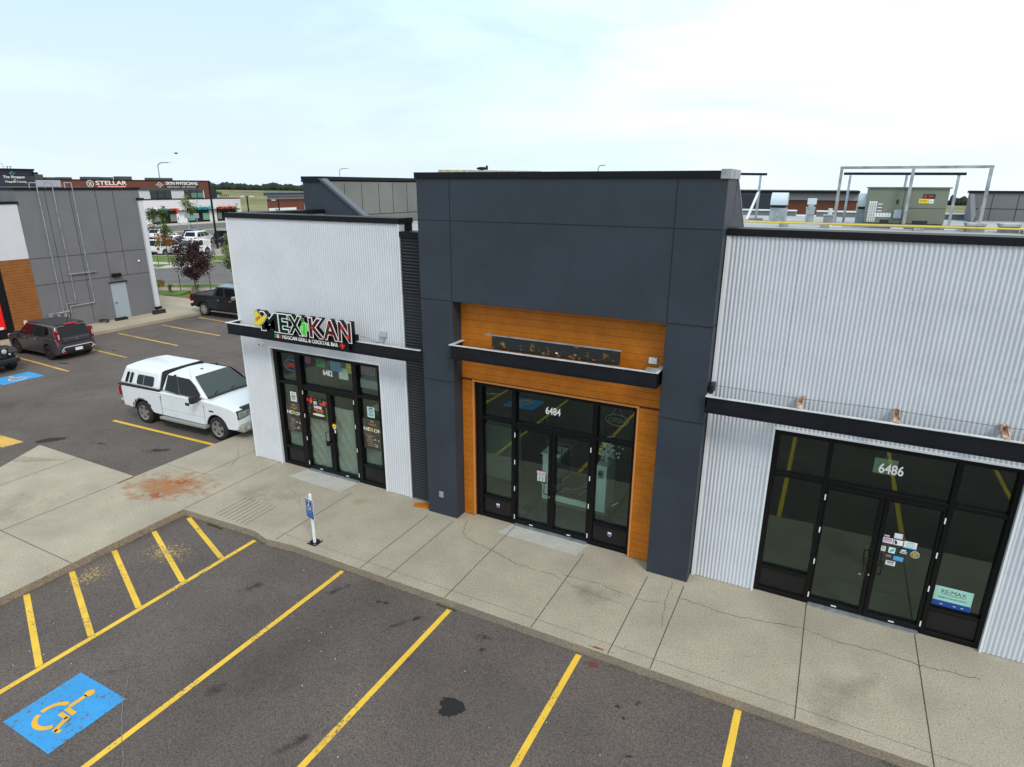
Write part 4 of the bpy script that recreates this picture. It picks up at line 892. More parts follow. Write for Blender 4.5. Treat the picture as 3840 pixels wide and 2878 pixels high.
o = W('door_sticker', 'dark sticker with white and blue marks right of the turquoise square', 8.20, 1.40, 8.335, 1.52, mat('st4', (.02, .02, .05), .5), 3, m_paper)
mb = MB(); mb.lathe([(-.004, .066), (0, .066)], 22, m=1); mb.lathe([(-.006, .058), (-.0045, .058)], 22, m=0)
for k in range(4): mb.box(-.045+.008*abs(k-1), -.009, .03-k*.024, .045-.008*abs(k-1), -.0065, .042-k*.024, 2)
o = mb.build('door_sticker', [m_ink, m_paper, m_gold]); o.location = (8.44, YG, 1.455); tag(o, 'round black and gold sticker at the right edge of the cluster', 'sticker', 'stickers on the right shop door')
W('door_sticker', 'black sticker with white print below the small white card', 8.01, 1.285, 8.12, 1.355, m_ink, 3, m_steel)
W('door_sticker', 'glossy blue sticker with turquoise lines', 8.14, 1.265, 8.29, 1.35, m_blu3, 3, m_teal)
W('door_sticker', 'white card with dark bottom bar, lowest of the door stickers', 8.04, 1.145, 8.185, 1.235, m_paper, 3)
mb = MB(); mb.box(7.66, .14, .82, 7.71, .15, .85); tag(mb.build('tape_scrap', mat('scrap', (.25, .3, .26), .6)), 'tiny pale tape scrap low on the left door of the right shop', 'scrap')
# ================================================================ pavement objects
HS = thing('accessible_parking_sign', 'blue wheelchair sign on a short white post at the pavement edge', 'sign', (-2.84, -2.69, 0))
mb = MB(); mb.box(-.12, -.12, 0, .12, .12, .02); mb.build('base_plate', m_black, HS, bevel=.004, seg=1)
for a, b in ((-.085, -.085), (.085, -.085), (.085, .085), (-.085, .085)): mb = MB(); mb.lathe([(.02, .016), (.045, .008)], 6, axis='z', c=(a, b, 0)); mb.build('bolt', m_chrome, HS)
mb = MB(); mb.tube((0, 0, .02), (0, 0, 1.18), .034, 14); mb.ell((0, 0, 1.18), .034, .034, .02, 14, 6); mb.build('post', mat('white_post', (.80, .81, .82), .5), HS, smooth=40)
sp = MB(); sp.box(-.145, -.008, -.23, .145, 0, .23); so_ = sp.build('sign_panel', m_paper, HS, bevel=.01); so_.location = (0, -.038, .86); so_.rotation_euler = (0, 0, R(-13))
mb = MB(); mb.box(-.138, -.0105, -.222, .138, -.0085, .222, 0); mb.box(-.115, -.013, -.035, .115, -.011, .195, 1); mb.box(-.105, -.015, -.025, .105, -.0135, .185, 0)
for s_ in range(14):
    a = R(100+s_*17.5); b = R(100+(s_+1)*17.5); f_ = lambda t, r: (-.005+r*math.cos(t), -.0165, .045+r*math.sin(t))
    mb.poly([f_(a, .045), f_(a, .06), f_(b, .06), f_(b, .045)], 1)
mb.box(-.02, -.017, .06, .0, -.0155, .15, 1); mb.ell((-.01, -.0165, .168), .016, .001, .016, 8, 5, 1); mb.box(.0, -.017, .055, .045, -.0155, .07, 1); mb.bar((.045, -.0165, .06), (.065, -.0165, .0), .001, .014, 1)
mb.build('symbol', [m_blu2, m_txt], so_)
o = text('lettering', 'PERMIT', (-.11, -.012, -.105), XR, .22, .045, m_blu3, so_, .002, .02); o = text('lettering', 'REQUIRED', (-.11, -.012, -.175), XR, .22, .045, m_blu3, so_, .002, .02)
mb = MB(); mb.prism([(-1.88, -.36, .004), (-1.50, -.30, .004), (-1.44, -.16, .004), (-1.52, -.04, .004), (-1.74, -.10, .004), (-1.92, -.22, .004)], (0, 0, .025)); tag(mb.build('broken_board', m_wood, bevel=.004, seg=1), 'broken piece of orange brown board lying at the foot of the tower', 'board')
# ================================================================ roof equipment
RZ = 6.305
H = thing('rooftop_unit', 'large green grey rooftop air conditioning unit inside the steel screen', 'hvac unit', (7.12, 12, RZ))
mb = MB(); mb.box(.02, .1, 0, 2.1, 2.3, .14); mb.build('curb', m_hvacd, H)
mb = MB(); mb.box(0, 0, .14, .97, 2.4, 1.19); mb.build('cabinet', m_hvac, H, bevel=.02); mb = MB(); mb.box(.975, .01, .14, 2.12, 2.4, .60); mb.box(.975, .0, .605, 2.12, 2.4, 1.19); mb.build('cabinet', m_hvac, H, bevel=.015)
mb = MB(); mb.box(-.04, -.05, 1.19, 2.17, 2.44, 1.235); mb.build('lid', m_hvac, H, bevel=.01)
mb = MB(); mb.box(.76, -.09, .30, .97, -.002, .56); mb.build('disconnect_box', mat('box_grey', (.40, .48, .52), .5), H, bevel=.01)
mb = MB(); mb.box(.78, -.006, .72, .85, .0, .86); mb.box(.42, -.008, .14, .66, .0, .25, 0); mb.box(1.3, -.002, .14, 1.7, .012, .24); mb.build('vent_slot', m_ink, H)
mb = MB(); mb.box(1.46, -.008, .90, 1.78, -.002, 1.03, 0); mb.lathe([(-.004, .035), (0, .035)], 12, c=(1.52, -.009, .965), m=1); mb.box(1.6, -.012, .95, 1.72, -.008, .985, 1); mb.build('brand_plate', [m_ink, m_red], H)
mb = MB(); mb.box(1.37, -.008, .76, 1.62, -.002, .89, 0); mb.box(1.40, -.011, .80, 1.59, -.008, .81, 1); mb.box(1.40, -.011, .84, 1.59, -.008, .85, 1); mb.build('warning_label', [m_hat, m_ink], H)
mb = MB(); mb.box(1.63, -.008, .76, 1.76, -.002, .88, 0); mb.box(1.64, -.011, .81, 1.75, -.008, .82, 1); mb.build('data_label', [m_paper, m_ink], H)
mb = MB(); mb.box(.05, -.008, .18, .27, -.002, .80, 0); mb.box(.27, -.008, .33, .70, -.002, .45, 0)
for k in range(12): mb.box(.06, -.011, .21+k*.047, .26, -.008, .222+k*.047, 1)
for k in range(3): mb.box(.1+.06*k, -.012, .18, .108+.06*k, -.0085, .8, 1)
for k in range(5): mb.box(.30+.08*k, -.011, .35, .31+.08*k, -.008, .43, 1)
for k in range(5): mb.box(.30, -.008, .50+k*.05, .42, -.002, .53+k*.05, k % 2)
mb.build('label_sheet', [m_paper, mat('label_grey', (.18, .19, .18), .6)], H)
F1 = thing('roof_screen_frame', 'open galvanised steel frame standing in front of the rooftop unit', 'frame', (6.25, 11.75, RZ))
W_ = 3.85; 
def fbar(name, a, b, w_, h_, m, par): mb = MB(); mb.bar(a, b, w_, h_); return mb.build(name, m, par)
fbar('bottom_rail', (-.05, 0, .08), (W_+.05, 0, .08), .09, .10, m_steel, F1); fbar('top_rail', (-.05, 0, 1.80), (W_+.05, 0, 1.80), .08, .08, m_steel, F1)
for x in (0, 1.93, W_): fbar('post', (x, 0, .135), (x, 0, 1.755), .085, .085, m_steel, F1)
fbar('brace', (.03, .05, .8), (.03, .9, .06), .05, .07, m_rust, F1); fbar('brace', (1.96, .05, .75), (1.96, .25, .2), .05, .07, m_steel, F1); fbar('brace', (W_-.03, .05, .7), (W_-.05, .9, .06), .05, .07, m_steel, F1)
for x in (-.1, 1.6, 3.0, 3.6): mb = MB(); mb.box(x, -.1, 0, x+.35, .35, .03); mb.build('foot_pad', m_whitewall, F1)
F2 = thing('roof_screen_frame', 'dark topped steel frame standing behind the rooftop unit', 'frame', (6.5, 15, RZ))
fbar('top_rail', (-.2, 0, 1.68), (3.45, 0, 1.66), .12, .09, m_beam, F2)
for x in (.02, 1.75, 3.25): fbar('post', (x, 0, .0), (x, 0, 1.62), .08, .08, m_galv, F2)
F3 = thing('roof_screen_frame', 'steel frame corner beside the tower with one white diagonal brace', 'frame', (2.6, 15, RZ))
fbar('top_rail', (-1.2, 0, 1.70), (1.12, 0, 1.67), .12, .09, m_beam, F3); fbar('post', (.90, 0, .05), (.90, 0, 1.62), .08, .08, m_galv, F3); fbar('brace', (.88, -.02, 1.0), (.70, -1.0, .05), .07, .07, m_trim, F3); fbar('foot_pad', (.6, 0, .03), (1.15, 0, .03), .4, .08, m_conc, F3)
F4 = thing('roof_screen_frame', 'weathered cream steel frame rising just above the left half of the tower', 'frame', (-7.1, 9.2, RZ))
fbar('top_rail', (-.1, 0, 1.73), (4.1, 0, 1.66), .09, .09, mat('cream_rust', (.55, .52, .38), .6, var=.5, vs=6, alt=(.7, .62, .42)), F4); fbar('top_rail', (.1, 2.4, 1.70), (4.1, 2.4, 1.66), .08, .08, m_steel, F4)
for x in (.05, 2, 3.95): fbar('post', (x, 0, 0), (x, 0, 1.62), .08, .08, m_steel, F4)
mb = MB(); mb.ell((0, 0, 0), .22, .2, .06, 12, 6); mb.tube((.2, 0, -.05), (.2, 0, .1), .04); mb.tube((0, 0, -1.9), (0, 0, 0), .04); o = mb.build('roof_vent', m_black); o.location = (-5.55, 9.6, 8.12); tag(o, 'small dark vent cap peeking above the top of the tower', 'vent')
def hood(name, label, x, y, w_, h, top, m, bm):
    o = thing(name, label, 'vent', (x, y, RZ)); mb = MB(); mb.box(0, 0, 0, w_, .6, h*.48); mb.build('vent_base', bm, o)
    mb = MB(); mb.prism([(w_*.06, .05, h*.485), (w_*.94, .05, h*.485), (w_*.94, .05, h*.55), (w_*.06, .05, h*.55)], (0, .5, 0)); mb.build('throat', m_ink, o)
    mb = MB(); pts = [(0, -.12, h*.58), (0, -.12, h*.72)]+[(0, .25-.37*math.cos(a), h*.72+h*.28*math.sin(a)) for a in (.35, .8, 1.2, 1.57, 1.9, 2.4)]+[(0, .6, h*.56)]
    mb.prism(pts, (w_, 0, 0)); mb.build('hood', m, o, smooth=40); return o
hood('exhaust_hood', 'large curved metal exhaust hood on the roof right of the tower', 4.07, 14, .55, 1.02, 0, mat('bright_metal', (.66, .74, .80), .3, .4), m_galv)
hood('exhaust_hood', 'curved metal exhaust hood partly hidden by the green grey unit', 6.88, 14.2, .5, 1.02, 0, mat('bright_metal2', (.66, .74, .80), .3, .4), m_galv)
o = thing('roof_vent', 'slim square metal vent with small cap between the two exhaust hoods', 'vent', (5.29, 14, RZ)); mb = MB(); mb.box(0, 0, 0, .26, .3, .26); mb.build('vent_base', m_galv, o); mb = MB(); mb.prism([(0, 0, .27), (.26, 0, .27), (.28, 0, .54), (-.02, 0, .54)], (0, .3, 0)); mb.build('duct', m_galv, o); mb = MB(); mb.box(.0, -.02, .62, .29, .32, .83); mb.box(.05, .02, .545, .22, .28, .62); mb.build('cap', mat('bm3', (.72, .78, .82), .35, .3), o, bevel=.01)
o = thing('roof_vent', 'low square roof vent with small white flue beside it', 'vent', (5.88, 14, RZ)); mb = MB(); mb.box(0, 0, 0, .32, .4, .24); mb.build('vent_base', m_steel, o); mb = MB(); mb.box(-.03, -.03, .245, .35, .43, .28); mb.build('lid', m_galv, o); mb = MB(); mb.tube((.18, .2, .28), (.18, .2, .5), .07); mb.build('flue', m_trim, o)
for i, (x, l_) in enumerate(((9.75, 'low square roof hatch with pale lid right of the steel frame'), (10.55, 'low square roof hatch nearest the right picture edge'))):
    o = thing('roof_hatch', l_, 'hatch', (x, 11.2, RZ), group='roof hatches'); mb = MB(); mb.box(0, 0, 0, .42, .5, .16); mb.build('hatch_base', m_steel, o); mb = MB(); mb.box(-.03, -.03, .165, .45, .53, .25); mb.build('lid', m_galv, o, bevel=.01)
for i, (y, z, l_) in enumerate(((10.9, .12, 'front yellow gas pipe running along the roof'), (11.15, .12, 'rear yellow gas pipe running along the roof'))):
    mb = MB(); mb.tube((2.4, y, RZ+z), (16, y, RZ+z), .020, 8); o = mb.build('gas_pipe', m_gas); tag(o, l_, 'pipe', 'yellow gas pipes on the roof')
for i, x in enumerate((4.7, 5.9, 8.4, 11.0, 12.3)):
    mb = MB(); mb.box(x, 10.8, RZ, x+.25, 11.25, RZ+.09); tag(mb.build('pipe_support', m_steel), 'small grey block carrying the yellow roof pipes', 'pipe support', 'blocks under the yellow pipes')
# ================================================================ neighbouring grey building (left)
G_ = thing('grey_building', 'grey stucco shop building with brown siding corner and white panel front at the left', 'building', (0, 0, 0))
GX = -30.3
mb = MB(); mb.box(-44, 6.03, 0, GX, 12.44, 7.2); mb.box(-44, -12, 0, GX-.02, 6.02, 6.3); mb.build('wall', m_grey, G_)
mb = MB(); mb.box(-44.05, 6.0, 7.2, GX+.05, 12.5, 7.33); mb.build('roof_cap', m_black, G_)
mb = MB(); mb.box(GX-.019, -12, 3.86, GX+.03, 6.02, 6.54); mb.build('white_front_panel', m_white, G_)
mb = MB(); mb.box(GX-.4, -12, 6.54, GX+.07, 6.08, 6.66); mb.build('parapet_cap', m_black, G_)
mb = MB(); z = 0.02
while z < 3.84: mb.box(GX-.01, 4.66, z, GX+.03, 6.02, min(z+.14, 3.855)); z += .15
mb.build('brown_siding', mat('brown_siding', (.27, .10, .018), .6, var=.15, vs=3), G_)
mb = MB(); mb.box(GX-.01, 4.3, 0, GX+.02, 4.65, 3.85); mb.box(GX-.01, -12, 3.4, GX+.02, 4.3, 3.85); mb.box(GX-.01, -12, 0, GX+.02, 4.3, .5); mb.build('shopfront_frame', m_black, G_)
mb = MB(); mb.box(GX-.01, 1, .5, GX+.01, 4.3, 2.35); mb.build('red_window_poster', mat('poster_red', (.90, .012, .008), .4), G_)
mb = MB(); mb.box(GX-.01, 1, 2.42, GX+.005, 4.3, 3.4); mb.build('window_pane', m_carglass, G_)
mb = MB(); mb.box(GX+.01, -4, .5, GX+.02, 4.2, .62); mb.box(GX+.01, 1, 2.33, GX+.025, 4.3, 2.40); mb.build('window_sill', m_trim, G_)
for z in (3.815, 2.45): mb = MB(); mb.box(GX, 6.04, z-.012, GX+.006, 12.43, z+.012); mb.build('wall_joint', m_navyd, G_)
for y, z0 in ((7.40, .1), (8.60, .1), (9.94, 2.2), (10.9, 2.45)): mb = MB(); mb.box(GX, y-.010, z0, GX+.006, y+.010, 7.2); mb.build('wall_joint', m_navyd, G_)
mb = MB(); mb.box(GX-.01, 9.82, 0.02, GX+.02, 10.70, 2.10); dr = mb.build('door', mat('pale_blue_door', (.34, .40, .46), .5), G_); mb = MB(); mb.box(GX+.02, 9.88, .95, GX+.08, 10.02, 1.0); mb.build('handle', m_chrome, dr); mb = MB(); mb.box(GX, 9.75, 2.1, GX+.10, 10.78, 2.15); mb.build('door_hood', m_black, G_)
mb = MB(); mb.box(GX, 9.98, 2.42, GX+.18, 10.48, 2.62); mb.build('wall_lamp', m_black, G_, bevel=.03)
mb = MB(); mb.ell((GX+.05, 11.70, 3.17), .07, .07, .07, 10, 6); mb.build('security_camera', m_trim, G_)
mb = MB(); mb.box(GX-.01, 12.25, .35, GX+.14, 12.50, 6.62); mb.build('corner_trim', m_white, G_); mb = MB(); mb.box(GX-.1, 12.2, 6.625, GX+.2, 12.56, 6.74); mb.build('trim_cap', m_black, G_)
mb = MB(); mb.box(GX-.01, 12.23, .2, GX+.2, 12.55, .345); mb.build('trim_foot', m_black, G_)
for a, b, zt, zb, m_ in ((6.73, 7.06, 7.55, .95, m_galv), (7.44, 7.79, 7.58, 1.3, m_steel), (8.40, 8.75, 7.56, 1.18, m_galv)):
    mb = MB(); mb.path([(GX+.09, a, 7.3), (GX+.09, a, zt), (GX+.09, b, zt), (GX+.09, b, zb)], .024, 8); mb.build('wall_pipe', m_, G_)
mb = MB(); mb.path([(GX+.08, 8.75, 1.18), (GX+.08, 7.45, 1.15), (GX+.08, 7.45, .6)], .022, 8); mb.build('wall_pipe', m_galv, G_)
mb = MB(); mb.path([(GX+.08, 7.79, 1.3), (GX+.08, 7.3, 1.33), (GX+.08, 7.3, .6)], .02, 8); mb.build('wall_pipe', m_steel, G_)
mb = MB(); mb.box(GX, 7.72, 2.82, GX+.1, 9.17, 2.88); mb.build('support_rail', m_steel, G_)
mb = MB(); mb.path([(GX+.15, 6.3, .9), (GX+.15, 7.35, .92)], .03, 8); mb.path([(GX+.15, 6.3, .9), (GX+.15, 6.3, .55)], .03, 8)
for y in (6.4, 6.75, 7.1): mb.lathe([(0, .07), (.14, .07)], 10, axis='z', c=(GX+.15, y, .66)); mb.tube((GX+.15, y, .66), (GX+.15, y, .9), .02)
mb.build('gas_meter', m_steel, G_)
mb = MB(); mb.box(GX+.05, 7.3, .25, GX+.25, 7.5, .45); mb.build('utility_box', m_trim, G_, bevel=.02)
mb = MB(); mb.box(GX+.03, 5.1, .55, GX+.12, 5.25, .78); mb.build('wall_outlet', mat('cream_box', (.7, .62, .5), .6), G_, bevel=.02)
for x, y, l_, s in ((-29.85, 11.7, 'black rubber parking block lying at the corner of the grey building', 1), (-29.95, 8.9, 'coiled black hose lying at the foot of the grey wall', 0), (-29.95, 9.5, 'black plastic tray leaning at the foot of the grey wall left of the door', 2)):
    mb = MB()
    if s == 1: mb.prism([(0, 0, 0), (.25, 0, 0), (.2, 0, .22), (.05, 0, .22)], (0, .75, 0))
    elif s == 0: [mb.path([(.18*math.cos(k*.7), .25*math.sin(k*.7), .03+.01*k), (.18*math.cos(k*.7+.7), .25*math.sin(k*.7+.7), .03+.01*k+.01)], .025) for k in range(18)]
    else: [mb.box(0, k*.14, 0, .2, k*.14+.11, .12) for k in range(5)]; mb.box(.0, 0, 0, .03, .7, .15)
    o = mb.build({1: 'parking_block', 0: 'hose', 2: 'tray'}[s], m_tyre); o.location = (x, y, .003); tag(o, l_, {1: 'parking block', 0: 'hose', 2: 'tray'}[s])
o = thing('roof_screen_frame', 'whitish steel frame with one diagonal on the roof of the white panel front at the left edge', 'frame', (-31.2, 0, 6.3))
for a, b, n_ in (((0, 5.55, 0), (0, 5.55, 1.25), 'post'), ((0, 4.75, 0), (0, 4.75, 1.25), 'post'), ((0, 3.2, 1.25), (0, 5.62, 1.25), 'top_rail'), ((0, 4.75, .1), (0, 5.5, .95), 'brace')): fbar(n_, a, b, .12, .12, mat('pale_tube', (.50, .53, .50), .5), o)
# ================================================================ far left sign tower building
T_ = thing('sign_tower_building', 'dark navy two storey building with white plaza lettering at the far left', 'building', (0, 0, 0))
mb = MB(); mb.box(-72, 12, -.2, -60, 22.05, 8.62); mb.build('wall', mat('dark_blue_cladding', (.022, .028, .045), .5, var=.2, vs=.6), T_)
mb = MB(); mb.box(-72, 11.9, 8.62, -59.9, 22.1, 8.78); mb.build('roof_cap', m_black, T_); mb = MB(); mb.box(-60, 21.9, 8.32, -59.8, 22.3, 8.5); mb.build('cap_end', m_black, T_)
for z in (8.42, 8.22, 7.3): mb = MB(); mb.box(-60, 12, z, -59.97, 22.05, z+.03); mb.build('wall_joint', m_black, T_)
text('lettering', 'The Shoppes', (-59.95, 19.50, 7.90), YR, 1.70, .27, m_txt, T_, .03, off=.012)
text('lettering', 'at', (-59.95, 20.30, 7.78), YR, .16, .09, m_txt, T_, .03, off=.005)
text('lettering', 'Chappelle Crossing', (-59.95, 19.58, 7.54), YR, 1.68, .20, m_txt, T_, .03, off=.005)
for y, z, c_ in ((20.27, 8.52, (.04, .22, .65)), (20.15, 8.38, (.25, .55, .10)), (20.42, 8.38, (.02, .32, .36)), (20.30, 8.25, (.03, .09, .42))):
    mb = MB(); mb.prism([(-59.98, y-.085, z), (-59.98, y, z-.075), (-59.98, y+.085, z), (-59.98, y, z+.075)], (.03, 0, 0)); mb.build('logo_diamond', mat('logo', c_, .5), T_)
mb = MB(); mb.path([(-62, 20.0, 8.7), (-62, 19.95, 9.2), (-62, 20.6, 9.22), (-62, 20.75, 8.7)], .02, 5); mb.path([(-63, 20.25, 8.7), (-63, 20.2, 9.2)], .02, 5); mb.path([(-63, 20.6, 8.7), (-63, 20.55, 9.2)], .02, 5); mb.build('roof_rail', m_steel, T_)
for y in (20.95, 21.2): mb = MB(); mb.path([(-62, y+.02, 8.7), (-62, y, 9.0), (-62, y+.12, 8.97)], .03, 5); mb.build('roof_flue', m_black, T_)
# ================================================================ brick and white clinic building
K_ = thing('clinic_building', 'two storey brown and white clinic building with lit lettering across the far parking lot', 'building', (0, 0, 0))
mb = MB(); mb.box(-140, 51, 4.5, -118, 85.6, 8.12); mb.build('upper_brick_wall', m_brick, K_)
mb = MB(); mb.box(-140, 85.6, 2, -120, 88.7, 6.6); mb.build('dark_annex', mat('dark_annex', (.02, .022, .03), .6), K_)
mb = MB(); mb.box(-140, 50.9, 8.12, -117.9, 85.7, 8.27); mb.build('roof_cap', m_black, K_); mb = MB(); mb.box(-118, 69, 6.35, -117.7, 83.9, 6.72); mb.build('fascia_band', mat('band', (.07, .07, .08), .6), K_)
mb = MB(); mb.box(-118, 51, 6.8, -117.94, 55.2, 8.12); mb.build('silver_panel', mat('silver', (.36, .38, .44), .5), K_)
mb = MB(); mb.box(-118, 66, 4.4, -117.93, 83.9, 6.35); mb.build('white_band', m_white, K_)
for y0, y1 in ((71.5, 76.1), (79.1, 83.6)):
    mb = MB(); mb.box(-117.93, y0, 4.55, -117.90, y1, 6.25); f = mb.build('window', m_black, K_)
    n_ = 3
    for k in range(n_):
        w_ = (y1-y0)/n_; mb = MB(); mb.box(-117.90, y0+w_*k+.1, 4.75, -117.88, y0+w_*(k+1)-.08, 5.75); mb.build('pane', m_glassm if y0 > 78 and k else m_glassd, f); mb = MB(); mb.box(-117.90, y0+w_*k+.1, 5.82, -117.88, y0+w_*(k+1)-.08, 6.15); mb.build('pane', m_glassd, f)
mb = MB(); mb.box(-140, 66.9, -.2, -113.5, 89.4, 4.55); mb.build('white_ground_floor', m_whitewall, K_)
mb = MB(); mb.box(-140, 66.8, 4.55, -113.4, 89.5, 4.66); mb.build('roof_cap', m_black, K_)
for z in (3.3, 3.75, 4.15): mb = MB(); mb.box(-113.5, 67, z, -113.48, 89.4, z+.025); mb.build('panel_joint', mat('soft_joint', (.5, .5, .5), .8), K_)
mb = MB(); mb.box(-113.48, 67.0, 2.30, -112.8, 87.9, 2.42); mb.build('steel_canopy', m_black, K_)
def shop(y0, y1, door, cols):
    mb = MB(); mb.box(-113.48, y0, 0, -113.45, y1, 2.85); f = mb.build('shop_window', m_black, K_); n_ = len(cols); w_ = (y1-y0)/n_
    for k, c_ in enumerate(cols):
        mb = MB(); mb.box(-113.45, y0+w_*k+.12, .35 if k != door else .15, -113.43, y0+w_*(k+1)-.10, 1.75); mb.build('pane', c_, f)
        mb = MB(); mb.box(-113.45, y0+w_*k+.12, 1.9, -113.43, y0+w_*(k+1)-.10, 2.25); mb.build('pane', m_glassd, f)
m_wdark = mat('far_pane_dark', (.02, .02, .022), .2); m_wpale = mat('far_pane_pale', (.20, .24, .20), .3); m_wmint = mat('far_pane_mint', (.17, .42, .31), .3)
shop(68.2, 73.7, 1, [m_wpale, m_wdark, m_wpale]); shop(75.9, 81.0, 1, [m_wmint, m_wdark, m_wmint]); shop(82.9, 88.0, 5, [m_wpale, m_wdark, m_wpale, m_wdark])
text('lettering', 'STELLAR', (-117.9, 61.25, 7.30), YR, 5.8, .72, m_txt, K_, .12, off=.01)
mb = MB(); mb.box(-117.99, 61.4, 6.82, -117.9, 66.9, 7.16); p_ = mb.build('red_sign_strip', mat('strip_red', (.85, .10, .04), .5), K_); text('lettering', 'INTEGRATED EYE CARE', (-117.88, 61.6, 6.90), YR, 5.1, .18, m_txt, p_, .03, off=.0)
mb = MB()
for k in range(24):
    a = R(15*k); b = R(15*k+15); mb.bar((-117.9, 60.2+.58*math.cos(a), 7.5+.58*math.sin(a)), (-117.9, 60.2+.58*math.cos(b), 7.5+.58*math.sin(b)), .06, .09)
for dy in (-.18, 0, .18): mb.bar((-117.9, 60.2+dy, 7.15), (-117.9, 60.2+dy, 7.85), .05, .07)
mb.build('ring_logo', m_txt, K_)
text('lettering', 'SKIN PHYSICIANS', (-117.85, 75.2, 7.32), YR, 7.3, .62, m_txt, K_, .12, off=.008)
mb = MB(); mb.box(-117.99, 75.1, 6.72, -117.93, 82.7, 7.20); p_ = mb.build('black_sign_strip', m_black, K_); text('lettering', 'DERMATOLOGY - HAIR TRANSPLANT', (-117.9, 75.4, 6.82), YR, 6.8, .24, m_txt, p_, .04, off=.0)
mb = MB()
for cy_, cz_ in ((73.5, 7.35), (74.15, 7.35), (73.82, 7.62), (73.82, 7.08)):
    q = [(-117.9, cy_-.3, cz_), (-117.9, cy_, cz_-.25), (-117.9, cy_+.3, cz_), (-117.9, cy_, cz_+.25)]
    for a, b in zip(q, q[1:]+q[:1]): mb.bar(a, b, .06, .07)
mb.bar((-117.9, 72.9, 7.35), (-117.9, 73.3, 7.35), .05, .06); mb.bar((-117.9, 74.4, 7.35), (-117.9, 74.8, 7.35), .05, .06); mb.build('diamond_logo', m_txt, K_)
text('lettering', 'IMPLANT', (-113.3, 69.85, 2.42), YR, 2.05, .42, m_teal, K_, .1, off=.0); text('lettering', 'DENTIST', (-113.3, 71.95, 2.42), YR, 2.1, .42, m_orange, K_, .1, off=.0)
text('lettering', 'Landmark', (-113.3, 76.5, 2.42), YR, 5.2, .95, m_teal, K_, .12, off=-.004, shear=.45); text('lettering', 'DENTAL', (-113.3, 83.4, 2.35), YR, 4.8, .72, mat('salmon', (.85, .20, .14), .4), K_, .12, off=.0)
for y, z, s in ((69.25, 2.85, .5), (82.7, 2.75, .42)):
    mb = MB(); pts = [(-.42, .5), (0, .38), (.42, .5), (.5, .1), (.3, -.45), (.2, -.9), (.05, -.3), (-.05, -.3), (-.2, -.9), (-.3, -.45), (-.5, .1)]; mb.prism([(-113.35, y+a*s, z+b*s) for a, b in pts], (.06, 0, 0)); mb.build('tooth_logo', m_txt, K_)
for y, w_, h_, l_ in ((51.5, 1.6, .9, 0), (56.0, 1.8, .5, 0), (53.6, 2.2, .45, 0), (60.3, 2.6, .62, 0), (63.2, 2.1, .6, 0), (66.6, 2.4, .78, 0), (72.9, 4.8, .6, 0)):
    u = thing('rooftop_unit', 'small brownish rooftop unit on the clinic roof', 'hvac unit', (-121, y, 8.12), group='units on the clinic roof'); mb = MB(); mb.box(0, 0, 0, 2, w_, h_); mb.build('cabinet', m_hvacd, u)
    mb = MB(); mb.lathe([(h_+.01, .35), (h_+.12, .3)], 10, axis='z', c=(.8, w_*.35, 0)); mb.build('fan', m_trim, u)
mb = MB(); [mb.tube((-119, 88.9+k*.5, 2), (-119, 88.9+k*.5, 5.2), .05) for k in range(5)]; mb.tube((-119, 88.9, 5.2), (-119, 90.9, 5.2), .05); o = mb.build('stair_railing', m_black); tag(o, 'dark stair railing beside the far clinic annex', 'railing')
# small brown shop
Q_ = thing('brown_shop', 'brown brick shop with pale grey roof band and white sign between the lamps', 'building', (0, 0, 0))
fp = lambda e, f, z: [(-90+e, 75.7-f, z), (-90+e, 92, z), (-112, 112, z), (-112, 96.2-f, z)]
mb = MB(); mb.prism(fp(0, 0, -.2), (0, 0, 5.04)); mb.build('wall', m_brick, Q_); mb = MB(); mb.prism(fp(.1, .0, 4.85), (0, 0, .57)); mb.build('grey_band', mat('pale_band', (.34, .34, .37), .6), Q_)
mb = MB(); mb.prism(fp(.8, 1.4, 5.45), (0, 0, .33)); mb.build('roof_slab', mat('slab', (.14, .14, .16), .6), Q_); mb = MB(); mb.prism(fp(.9, 1.45, 5.785), (0, 0, .165)); mb.build('roof_cap', m_black, Q_)
mb = MB(); mb.box(-90, 75.9, 2.4, -89.85, 82.7, 3.25); p_ = mb.build('white_sign', m_paper, Q_); mb = MB(); mb.path([(-89.82, 77.4, 3.1), (-89.82, 77.9, 2.9), (-89.82, 77.6, 2.65), (-89.82, 78.3, 2.45)], .08, 5); mb.path([(-89.82, 78.3, 2.6), (-89.82, 79.2, 2.6), (-89.82, 79.6, 2.75), (-89.82, 80.2, 2.6), (-89.82, 81.2, 2.62)], .06, 5); mb.build('script_mark', m_ink, p_)
mb = MB(); mb.box(-89.9, 84.9, .5, -89.7, 85.25, 3.7); mb.build('white_pilaster', m_paper, Q_)
# plaza behind the roof on the right
Z_ = thing('rear_plaza_building', 'brown and grey plaza building with black roof edge beyond the rooftop vents', 'building', (0, 0, 0))
mb = MB(); mb.box(-3, 40, -.2, 7.2, 55, 6.62); mb.build('wall', m_brick, Z_); mb = MB(); mb.box(-3.1, 39.9, 6.62, 7.25, 55, 7.12); mb.build('upper_band', mat('greyb', (.30, .31, .31), .6), Z_)
mb = MB(); mb.box(-3, 39.6, -.2, 1.7, 39.9, 6.95); mb.build('navy_wall_panel', m_navy, Z_); mb = MB(); mb.box(-3.2, 39.5, 7.12, 7.3, 55, 7.27); mb.build('roof_cap', m_black, Z_)
